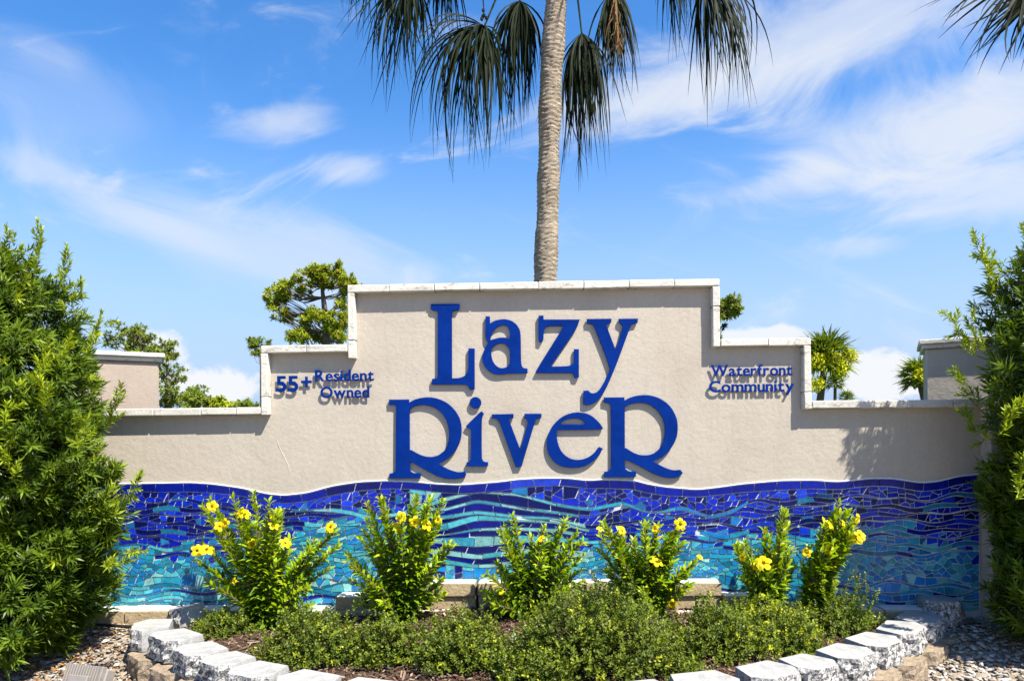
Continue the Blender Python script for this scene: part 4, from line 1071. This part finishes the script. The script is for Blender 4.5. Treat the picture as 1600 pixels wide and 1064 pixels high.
allamanda('bushy upright yellow allamanda with flowers near its top, second from left', (630, 965),
    [(575, 790), (598, 785), (650, 778), (672, 780), (690, 785), (640, 800), (680, 815), (610, 825), (660, 830), (700, 850), (570, 830), (590, 860), (640, 860), (680, 880), (555, 890), (580, 910), (620, 900), (660, 910), (690, 905), (600, 940), (650, 940), (565, 930), (545, 868), (685, 925)],
    [(627, 808, .03), (648, 815, .036), (667, 820, .032), (684, 812, .028), (622, 823, .03)], -.34, 42, 2)
allamanda('yellow allamanda with a single open flower, third from left', (828, 962),
    [(802, 808), (850, 826), (885, 812), (790, 825), (900, 835), (830, 840), (870, 845), (800, 870), (780, 880), (850, 870), (890, 870), (820, 890), (900, 880), (870, 905), (790, 910), (760, 925), (840, 920), (895, 905), (775, 945), (860, 930), (765, 900)],
    [(845, 841, .026), (783, 924, .018)], -.32, 43, 2)
allamanda('yellow allamanda with scattered flowers, fourth from left', (1010, 950),
    [(945, 818), (970, 832), (1010, 818), (1025, 825), (1060, 822), (940, 840), (990, 845), (1040, 840), (1055, 850), (960, 865), (1000, 870), (1030, 870), (950, 890), (985, 895), (1020, 900), (1050, 880), (1085, 880), (1070, 900), (960, 915), (1040, 920), (1005, 925), (1075, 915)],
    [(972, 829, .034), (1023, 826, .03), (1063, 819, .034), (1026, 877, .034), (1094, 870, .024), (1050, 943, .026), (938, 826, .02)], -.30, 44, 2)
allamanda('pale green yellow allamanda with a cluster of blooms, fifth from left', (1200, 945),
    [(1150, 855), (1165, 850), (1195, 830), (1223, 800), (1230, 825), (1185, 865), (1215, 865), (1235, 860), (1165, 890), (1200, 890), (1225, 900), (1180, 915), (1210, 920), (1240, 890), (1160, 905), (1205, 935)],
    [(1160, 870, .026), (1180, 885, .034), (1193, 879, .04)], -.27, 45, 2)
allamanda('leaning yellow allamanda at the right edge of the bed', (1262, 935),
    [(1311, 785), (1325, 800), (1300, 805), (1335, 812), (1290, 820), (1315, 830), (1330, 838), (1280, 845), (1300, 850), (1265, 858), (1320, 862), (1285, 880), (1305, 880), (1270, 900), (1290, 905), (1255, 880)],
    [(1297, 820, .03), (1340, 811, .028), (1339, 840, .036), (1344, 836, .032), (1293, 858, .034), (1260, 863, .03), (1318, 818, .022)], -.27, 46, 2)

# ------------------------------------------------------------------ low ground-cover shrubs
OL, OD, OY = np.array((.175, .225, .022)), np.array((.055, .085, .012)), np.array((.34, .38, .020))
def groundcover(label, px, pyb, wpx, hpx, n, seed, yellow=0.06, up=.5, spikes=0):
    global rng
    rng = np.random.default_rng(seed)
    p = on_z(px, pyb, 0.03); y = min(-.12, p.y); x = p.x
    d = (Vector((x, y, 0)) - CAM).dot(RM @ Vector((0, 0, -1)))
    rx = wpx / 2 * d / F; h = hpx * d / F * .82; ry = min(rx * .8, .30); y = y + ry * .75
    y = min(y, -ry * .6 - .08)
    z0 = float(mulch(x, y))
    t = thing('ground_cover_shrub', (x, y, z0), label, 'shrub', 'low clipped shrubs in the bed')
    mb = MB()
    th = rng.uniform(0, 6.28, n); u = rng.uniform(0, 1, n) ** .5; el = np.arccos(rng.uniform(0.02, 1, n))
    lump = 1 + .16 * np.sin(4 * th + seed) * np.sin(3 * el + seed) + .12 * np.sin(9 * th + 5 * el)
    k = rng.uniform(.72, 1.05, n) * lump; k[: n // 4] *= rng.uniform(.4, .9, n // 4)
    nrm = np.stack([np.cos(th) * np.sin(el), np.sin(th) * np.sin(el), np.cos(el)], 1)
    P = nrm * k[:, None] * np.array([rx, ry, h]) + np.array([x, y, z0 + .005])
    dr = nrm * .7 + np.array([0, 0, up]) + rng.normal(0, .3, (n, 3)); ln = rng.uniform(.03, .065, n)
    mx = rng.uniform(0, 1, (n, 1)); c = OD * (1 - mx) + OL * mx; yl = rng.uniform(0, 1, n) < yellow; c[yl] = OY * rng.uniform(.6, 1.1, (yl.sum(), 1))
    shoots(mb, P - unit(dr) * ln[:, None] * .7, dr, ln, 9, .022, .011, c, curl=.1, amax=70, amin=35, tipcol=c * 1.35, kind='diamond')
    if spikes:
        for q in range(spikes):
            a = np.array([x + rng.uniform(-rx, rx) * .9, y + rng.uniform(-.5, .5) * ry, z0 + h * .6]); bq = a + np.array([rng.uniform(-.02, .09), rng.uniform(-.03, .03), rng.uniform(.08, .2)])
            m_ = 8; s = np.linspace(0, 1, m_)[:, None]
            shoots(mb, a + (bq - a) * s, np.tile(bq - a, (m_, 1)) + rng.normal(0, .04, (m_, 3)), np.full(m_, .035), 10, .020, .009, np.tile(OL * 1.1, (m_, 1)), kind='diamond')
    o = mb.part('foliage', M['small_leaf'], t); o['kind'] = 'stuff'
    for q in range(6):
        a = rng.uniform(0, 6.28); V, Fs = tube([(x, y, z0 - .02), (x + .4 * rx * math.cos(a), y + .4 * ry * math.sin(a), z0 + h * .4), (x + .75 * rx * math.cos(a), y + .75 * ry * math.sin(a), z0 + h * .65)], [.005, .004, .002], 5)
        part('stem', V, Fs, M['twig'], t)
groundcover('small low green shrub beside the white ring stones at far left', 335, 992, 105, 42, 330, 1)
groundcover('round low green shrub below the leftmost allamanda', 472, 1040, 185, 96, 1000, 2)
groundcover('narrow low green shrub below the second allamanda', 598, 1038, 120, 84, 620, 3)
groundcover('low green shrub left of the sprinkler riser', 718, 1048, 170, 98, 950, 4)
groundcover('largest low green shrub, in the centre front of the bed', 935, 1058, 300, 150, 2300, 5, .05)
groundcover('low green shrub in front of the sprinkler riser', 828, 1066, 130, 66, 520, 6, .12)
groundcover('low grey green shrub right of the largest one', 1135, 1034, 165, 100, 950, 7)
groundcover('low shrub with yellow tips before the fifth allamanda', 1222, 1018, 160, 86, 850, 8, .30)
groundcover('loose low shrub with upright sprigs near the right ring stones', 1322, 992, 150, 66, 640, 9, .05, .8, 9)
groundcover('small sprawling shrub touching the right ring stones', 1255, 1022, 90, 34, 240, 10, .1)
groundcover('tiny shrub between the largest shrub and the ring', 1065, 1052, 90, 26, 160, 12, .1)

# ------------------------------------------------------------------ palms
def fan(mb, apex, axis, normal, n, L_, spread, droop, w, col, stations=8, jit=.1, early=.0):
    apex = np.array(apex, float); axis = unit(np.array(axis, float)); normal = np.array(normal, float)
    side = unit(np.cross(axis, normal)); normal = np.cross(side, axis)
    ph = np.linspace(-spread, spread, n) + rng.normal(0, .05, n)
    d = axis * np.cos(ph)[:, None] + side * np.sin(ph)[:, None] + normal * rng.normal(0, jit, (n, 1))
    d = unit(d); Ls = L_ * rng.uniform(.62, 1.10, n) * (1 - .25 * (np.abs(ph) / max(spread, .1)) ** 2)
    p = np.tile(apex, (n, 1)); PP = [p]; DD = [d]
    dr = droop * rng.uniform(.45, 1.45, (n, 1))
    sway = rng.normal(0, .15, (n, 3))
    for j in range(stations - 1):
        t = (j + 1) / stations
        p = p + d * (Ls / (stations - 1))[:, None]
        d = unit(d + dr * (t + early) * np.array([0, 0, -1.0]) + sway * t)
        PP.append(p); DD.append(d)
    PP = np.stack(PP, 1); DD = np.stack(DD, 1)
    t = np.linspace(0, 1, stations)
    wd = w * np.interp(t, [0, .3, .65, 1], [.35, 1, .6, .06])
    sv = unit(np.cross(DD, normal + rng.normal(0, .35, (n, 1, 3))))
    Lf = PP - sv * wd[None, :, None] / 2; Rt = PP + sv * wd[None, :, None] / 2
    V = np.stack([Lf, Rt], 2).reshape(-1, 3)
    k = stations * 2; f = np.array([[2 * j, 2 * j + 1, 2 * j + 3, 2 * j + 2] for j in range(stations - 1)])
    cc = np.repeat(jitcol(col, n, .3, .08), k, 0)
    mb.add(V, [(f[None] + (np.arange(n) * k)[:, None, None]).reshape(-1, 4)], cc)
def petiole(mb, a, b, sag, r0, r1, col):
    a = np.array(a, float); b = np.array(b, float); m_ = (a + b) / 2 + np.array([0, 0, sag])
    P = [(1 - s) ** 2 * a + 2 * s * (1 - s) * m_ + s * s * b for s in np.linspace(0, 1, 8)]
    V, Fs = tube([tuple(p) for p in P], list(np.linspace(r0, r1, 8)), 5); mb.add(V, Fs, col)
PG = np.array((.0085, .015, .004)); PGL = np.array((.04, .055, .014))
def palm_trunk(t, pts, r0, r1, ring=.052):
    """ringed trunk through world points"""
    P = np.array(pts, float); ss = np.concatenate([[0], np.cumsum(np.linalg.norm(np.diff(P, axis=0), axis=1))]); rows = int(ss[-1] / (ring / 4)); sides = 36
    s_ = np.linspace(0, ss[-1], rows); C_ = np.stack([np.interp(s_, ss, P[:, k]) for k in range(3)], 1)
    kk = np.ones(41) / 41
    for k in range(2): C_[:, k] = np.convolve(np.pad(C_[:, k], 20, mode='edge'), kk, 'valid')
    th = np.arange(sides) * 2 * math.pi / sides
    V = np.zeros((rows, sides, 3)); rad = np.interp(s_, [0, ss[-1]], [r0, r1])
    for i in range(rows):
        for j in range(sides):
            x_, y_ = math.cos(th[j]), math.sin(th[j])
            ph = s_[i] / ring + 1.5 * mnoise.noise((x_ * 1.1, y_ * 1.1, s_[i] * 1.9)) + .8 * mnoise.noise((0.3, 0.1, s_[i] * 3.3)) + .45 * mnoise.noise((x_ * 5, y_ * 5, s_[i] * 6))
            saw = ph % 1.0; saw = saw ** 1.6 if saw < .85 else (1 - saw) / .15 * .77
            dsp = .020 * saw + .012 * mnoise.noise((x_ * 2.5, y_ * 2.5, s_[i] * 5.0)) + .007 * mnoise.noise((x_ * 9, y_ * 9, s_[i] * 30))
            bul = .006 * math.sin(s_[i] * 2.1 + 1) + .006 * math.sin(s_[i] * 7.3)
            r = rad[i] + dsp + bul
            V[i, j] = (C_[i, 0] + x_ * r, C_[i, 1] + y_ * r, C_[i, 2])
    f = np.array([[i * sides + j, i * sides + (j + 1) % sides, (i + 1) * sides + (j + 1) % sides, (i + 1) * sides + j] for i in range(rows - 1) for j in range(sides)])
    part('trunk', V.reshape(-1, 3), [f], M['palm_bark'], t, smooth=True)
def big_palm():
    global rng
    rng = np.random.default_rng(5); random.seed(5)
    Y = 4.6
    base = on_y(851, 690, Y); base.z = 0
    t = thing('fan_palm', base, 'tall fan palm with ringed grey trunk rising behind the sign wall', 'palm tree')
    pts = [(base.x, Y, -.1)] + [tuple(on_y(px, py, Y)) for px, py in ((851, 520), (852, 440), (854, 380), (857, 300), (858, 210), (861, 120), (866, 50), (869, 0), (873, -80), (876, -170))]
    palm_trunk(t, pts, .148, .122)
    crown = on_y(876, -185, Y)
    def frond(px, py, dy, ax, n, L_, spread, droop, w=.026, col=PG, nrm=None, sag=.25):
        mb = MB(); a = on_y(px, py, Y + dy); ax = Vector(ax)
        petiole(mb, crown + (a - crown).normalized() * .1, a, sag, .022, .012, PGL)
        nn = nrm or (ax.x * .3, -1, .5)
        fan(mb, a, ax, nn, n, L_, spread, droop, w, col, 11, .45, .20)
        fan(mb, a, ax, nn, n // 2, L_ * .85, spread * .8, droop * 1.2, w, col * 1.2, 11, .5, .22)
        mb.part('frond', M['palm_leaf'], t)
    # fronds that hang into view
    frond(757, 42, -.2, (-.36, -.25, -.5), 78, 2.0, 1.2, .95)
    frond(812, 2, .25, (-.05, .1, -.8), 66, 1.68, 1.0, 1.2)
    frond(909, 52, .35, (.04, .1, -.8), 66, 1.95, .85, 1.3)
    frond(955, -12, .3, (.15, .2, -.8), 56, 1.42, .9, 1.1)
    frond(650, -30, -.1, (-.42, -.1, -.5), 62, 1.60, 1.15, .8)
    frond(1100, -25, -.1, (.42, -.1, -.5), 62, 1.65, 1.1, .8)
    frond(590, -95, .5, (-.7, .2, -.3), 42, 1.3, 1.0, .75)
    frond(1050, -70, .6, (.3, .5, -.6), 42, 1.35, 1.0, .8)
    frond(705, -55, .5, (-.4, .5, -.6), 44, 1.15, .9, .9)
    # the rest of the crown above the picture
    for k in range(16):
        az = k * 2.399; el = .25 + .9 * (k / 16)
        dv = Vector((math.cos(az) * math.cos(el), math.sin(az) * math.cos(el), math.sin(el)))
        a = crown + dv * random.uniform(.9, 1.3); mb = MB()
        petiole(mb, crown, a, .1, .022, .012, PGL)
        fan(mb, a, dv, (dv.y, -dv.x, .8), 34, 1.0, 1.5, .22, .034, PG * 1.2)
        mb.part('frond', M['palm_leaf'], t)
    # dry fruit stalk hanging right of the trunk
    mb = MB(); a = on_y(958, -40, Y - .1); b = on_y(966, 70, Y - .1)
    petiole(mb, a, b, 0, .035, .012, (.20, .12, .05))
    for k in range(60):
        s = rng.uniform(0, 1); p = np.array(a) * (1 - s) + np.array(b) * s; q = p + np.array([rng.normal(0, .05), rng.normal(0, .05), -rng.uniform(.1, .35)])
        V, Fs = tube([tuple(p), tuple((p + q) / 2 + rng.normal(0, .03, 3)), tuple(q)], [.006, .005, .003], 4); mb.add(V, Fs, jitcol((.22, .125, .05), 1)[0])
    mb.part('fruit_stalk', M['chips'], t)
    mb = MB(); a = on_y(752, -30, Y - .3); b = on_y(757, 26, Y - .3); petiole(mb, a, b, .02, .012, .006, (.05, .045, .03))
    for k in range(5): V = ICO * np.array([.022, .022, .03]) + np.array(b) + rng.normal(0, .018, 3); mb.add(V, [ICF], (.03, .028, .02))
    mb.part('flower_stalk', M['chips'], t)
big_palm()
def side_palm():
    global rng
    rng = np.random.default_rng(9); random.seed(9); Y = 3.6
    base = on_y(1720, 690, Y); base.z = 0
    t = thing('fan_palm', base, 'fan palm with stiff dark fronds reaching into the top right corner', 'palm tree')
    crown = on_y(1715, -120, Y)
    palm_trunk(t, [(base.x, Y, -.1), tuple(on_y(1718, 400, Y)), tuple(crown)], .16, .14, .07)
    for (px, py, dy, ax, n, L_, sp_, dp) in ((1608, -45, -.2, (-.62, -.1, -.65), 40, 1.25, 1.15, .14), (1630, -20, .3, (-.35, .2, -.9), 34, 1.05, 1.0, .16), (1640, -150, 0, (-.9, 0, .2), 34, 1.1, 1.2, .15), (1760, -240, 0, (.5, 0, .8), 34, 1.1, 1.3, .2), (1800, -100, 0, (.9, .1, -.1), 34, 1.1, 1.3, .25), (1715, -230, .5, (0, .7, .7), 34, 1.1, 1.3, .2), (1730, -60, -.5, (.2, -.8, -.2), 34, 1.1, 1.3, .25)):
        mb = MB(); a = on_y(px, py, Y + dy); petiole(mb, crown, a, .08, .02, .011, PGL)
        fan(mb, a, ax, (ax[2] * .3, -1, .3), n, L_, sp_, dp, .034, PG)
        mb.part('frond', M['palm_leaf'], t)
side_palm()
def far_palm(label, px, py, r_px, trunk_px, Y, nf, yellow, seed, trunk_w):
    global rng
    rng = np.random.default_rng(seed); random.seed(seed)
    c = on_y(px, py, Y); k = (Y - CAM.y) / F; r = r_px * k
    bs = on_y(trunk_px[0], trunk_px[1], Y)
    t = thing('sabal_palm', (bs.x, Y, 0), label, 'palm tree', 'cabbage palms beyond the wall')
    V, Fs = tube([(bs.x, Y, -.1), (bs.x, Y, c.z * .5), (c.x, Y, c.z)], [trunk_w * 1.1, trunk_w, trunk_w * .8], 10); part('trunk', V, Fs, M['twig'], t)
    mb = MB()
    for i in range(nf):
        az = i * 2.399 + rng.normal(0, .2); el = -.75 + 2.1 * (i + .5) / nf
        d = np.array([math.cos(az) * math.cos(el), math.sin(az) * math.cos(el), math.sin(el)])
        a = np.array(c) + d * r * .42
        petiole(mb, c, a, r * .05, .03, .02, PGL)
        fan(mb, a, d, (-d[2] * d[0] * .5, -d[2] * d[1] * .5 - .2, 1), 18, r * .68, 1.35, .30, r * .085, np.array((.15, .20, .025)), 5, .2)
    o = mb.part('crown', M['far_leaf'], t)
    if yellow:
        for (qx, qy, qr) in yellow:
            mb = MB()
            p = np.array(on_y(qx, qy, Y - r * .55)); n = 420; q = rdir(n) * (rng.uniform(0, 1, (n, 1)) ** .5) * qr * k + p
            leaves(mb, q, rdir(n), rdir(n), .16 * qr * k * 2, .08 * qr * k * 2, jitcol((.60, .60, .02), n, .3, .1), 'diamond')
            mb.part('flower_panicle', M['far_leaf'], t)['kind'] = 'stuff'
far_palm('largest distant cabbage palm with yellow flower clusters right of the stepped wall', 1290, 560, 50, (1279, 620), 28, 40, [(1277, 566, 15), (1312, 574, 17), (1330, 556, 11), (1275, 600, 14), (1300, 560, 13)], 3, .17)
far_palm('small distant cabbage palm on a thin trunk below the largest one', 1305, 598, 19, (1304, 620), 46, 26, None, 4, .12)
far_palm('lowest tiny cabbage palm top just above the wall coping', 1323, 622, 15, (1323, 640), 50, 24, None, 6, .15)
far_palm('distant cabbage palm half hidden by the right pillar', 1436, 590, 38, (1452, 640), 28, 32, [(1440, 588, 14)], 8, .17)

# ------------------------------------------------------------------ far trees
def far_tree(name, label, trunk, blobs, Y, seed, col, tuft=.26, dens=1.0, needle=.035, group='trees beyond the wall', r_base=.22):
    """trunk, blobs in pixels at depth Y"""
    global rng
    rng = np.random.default_rng(seed); random.seed(seed); k = (Y - CAM.y) / F
    T = [on_y(px, py, Y) for px, py in trunk]
    base = Vector((T[0].x, Y, 0)); t = thing(name, base, label, 'tree', group)
    nT = len(T); V, Fs = tube([(base.x, Y, -.2)] + [tuple(p) for p in T], [r_base * 1.25] + list(np.linspace(r_base, r_base * .35, nT)), 8); part('trunk', V, Fs, M['bark'], t, smooth=True)
    mb = MB(); br = MB()
    extra = []
    for (px, py, rp) in blobs:
        near = sorted(blobs, key=lambda b: (b[0] - px) ** 2 + (b[1] - py) ** 2)[1:4]
        for b in near: extra.append(((px + b[0]) / 2 + random.gauss(0, rp * .35), (py + b[1]) / 2 + random.gauss(0, rp * .35), rp * random.uniform(.5, .85)))
    for (px, py, rp) in list(blobs) + extra:
        dy = random.uniform(-1, 1) * 1.1; c = on_y(px, py, Y); c.y += dy; r = rp * k * 1.12
        cand = [p for p in T if p.z < c.z - .1] or [T[0]]
        tp = min(cand, key=lambda p: (p - c).length); md = (tp + c) / 2 + Vector((random.gauss(0, .12), random.gauss(0, .12), -.12 * (c - tp).length))
        V, Fs = tube([tuple(tp), tuple(md), tuple(c)], [r_base * .17, r_base * .11, r_base * .05], 5); br.add(V, Fs)
        n = max(6, int(dens * 38 * (r / .45) ** 1.6))
        q = rdir(n) * (rng.uniform(0.1, 1, (n, 1)) ** .45) * np.array([r, r * .9, r * .75]) + np.array(c)
        dr = unit(q - np.array(c)) * .5 + np.array([0, 0, .8]) + rng.normal(0, .3, (n, 3))
        cc = jitcol(col, n, .3, .12)
        shoots(mb, q, dr, np.full(n, tuft * .35), 13, tuft, needle, cc, amax=95, amin=20, tipcol=cc * 1.25)
        for q_ in q[:: max(1, n // 5)]:
            V, Fs = tube([tuple(c), tuple((np.array(c) + q_) / 2 - np.array([0, 0, .03])), tuple(q_)], [r_base * .08, r_base * .05, r_base * .03], 4); br.add(V, Fs)
    br.part('limbs', M['bark'], t); o = mb.part('crown', M['far_leaf'], t)
z8 = lambda L: [(380 + a / 6.65, 400 + b / 6.65, r / 6.65) for a, b, r in L]
z3 = lambda L: [(a / 2.955, 340 + b / 2.955, r / 2.955) for a, b, r in L]
PINE = np.array((.27, .31, .024)); PINE2 = np.array((.18, .225, .03))
far_tree('pine_tree', 'tall open crowned pine standing behind the left step of the wall', [(510, 560), (510, 520), (508, 490), (505, 465), (503, 448)],
  z8([(800,180,80),(900,200,75),(700,240,75),(600,290,65),(980,200,75),(1050,260,75),(1150,290,60),(480,330,55),(400,340,55),(320,380,45),(850,290,70),(1000,320,70),(330,470,55),(420,450,45),(300,540,35),(380,560,30),(470,440,45),(430,640,45),(380,680,32),(500,610,35),(700,640,55),(800,650,60),(650,760,60),(550,830,60),(480,860,55),(650,870,75),(750,850,55),(920,680,60),(1000,650,60),(1050,730,55),(980,760,60),(1080,600,45),(950,850,55),(1050,870,50),(740,570,35),(1000,480,45),(1080,480,45),(600,390,35)]), 30, 61, PINE, tuft=.25, dens=.85, needle=.05)
far_tree('pine_tree', 'small pine top peeking over the left end of the step coping', [(409, 600), (408, 570), (406, 550)],
  z8([(110,880,38),(200,890,38),(130,950,32),(180,985,25),(190,1040,22)]), 34, 62, PINE2, tuft=.25, dens=.5, needle=.05, r_base=.1)
far_tree('tall_tree', 'loose leafy tree behind the left pillar', [(262, 640), (262, 600), (240, 560), (215, 530)],
  z3([(590,520,36),(640,540,46),(680,535,24),(600,590,55),(510,585,28),(690,600,36),(760,605,40),(800,590,28),(785,650,22),(770,700,36),(800,740,36),(760,780,36),(790,830,46),(820,850,46),(750,850,36),(700,640,40),(640,640,50)]), 30, 63, PINE2, tuft=.22, dens=.42, needle=.05, r_base=.16)
far_tree('low_tree', 'rounded distant tree just right of the left pillar', [(302, 650), (301, 625), (300, 615)], z3([(890,800,36),(860,830,32),(920,820,36),(940,850,28),(870,862,30),(900,850,34)]), 40, 64, PINE2, tuft=.26, dens=.45, needle=.06, r_base=.12)
far_tree('low_tree', 'yellow green distant tree top in the middle of the low left coping', [(345, 655), (345, 640), (345, 635)], z3([(1030,862,38),(1060,872,28),(990,868,28),(1020,880,40)]), 42, 65, PINE * 1.2, tuft=.26, dens=.9, needle=.07, r_base=.12)
far_tree('low_tree', 'small distant tree top beside the left step of the wall', [(385, 655), (385, 640), (385, 633)], z3([(1140,862,30),(1112,874,20),(1165,868,16)]), 42, 66, PINE2, tuft=.24, dens=.8, needle=.06, r_base=.1)
far_tree('pine_tree', 'pine branch tip peeking out right of the tall centre wall', [(1098, 600), (1098, 540), (1097, 500)], [(780 + a / 3.13, 430 + b / 3.13, r / 3.13) for a, b, r in [(1085,130,25),(1125,150,32),(1148,178,22),(1080,190,25),(1128,208,18),(1085,300,8),(1000,150,50),(960,220,50),(1000,300,60),(1020,220,40)]], 30, 67, PINE2, tuft=.25, dens=1.0, needle=.06)
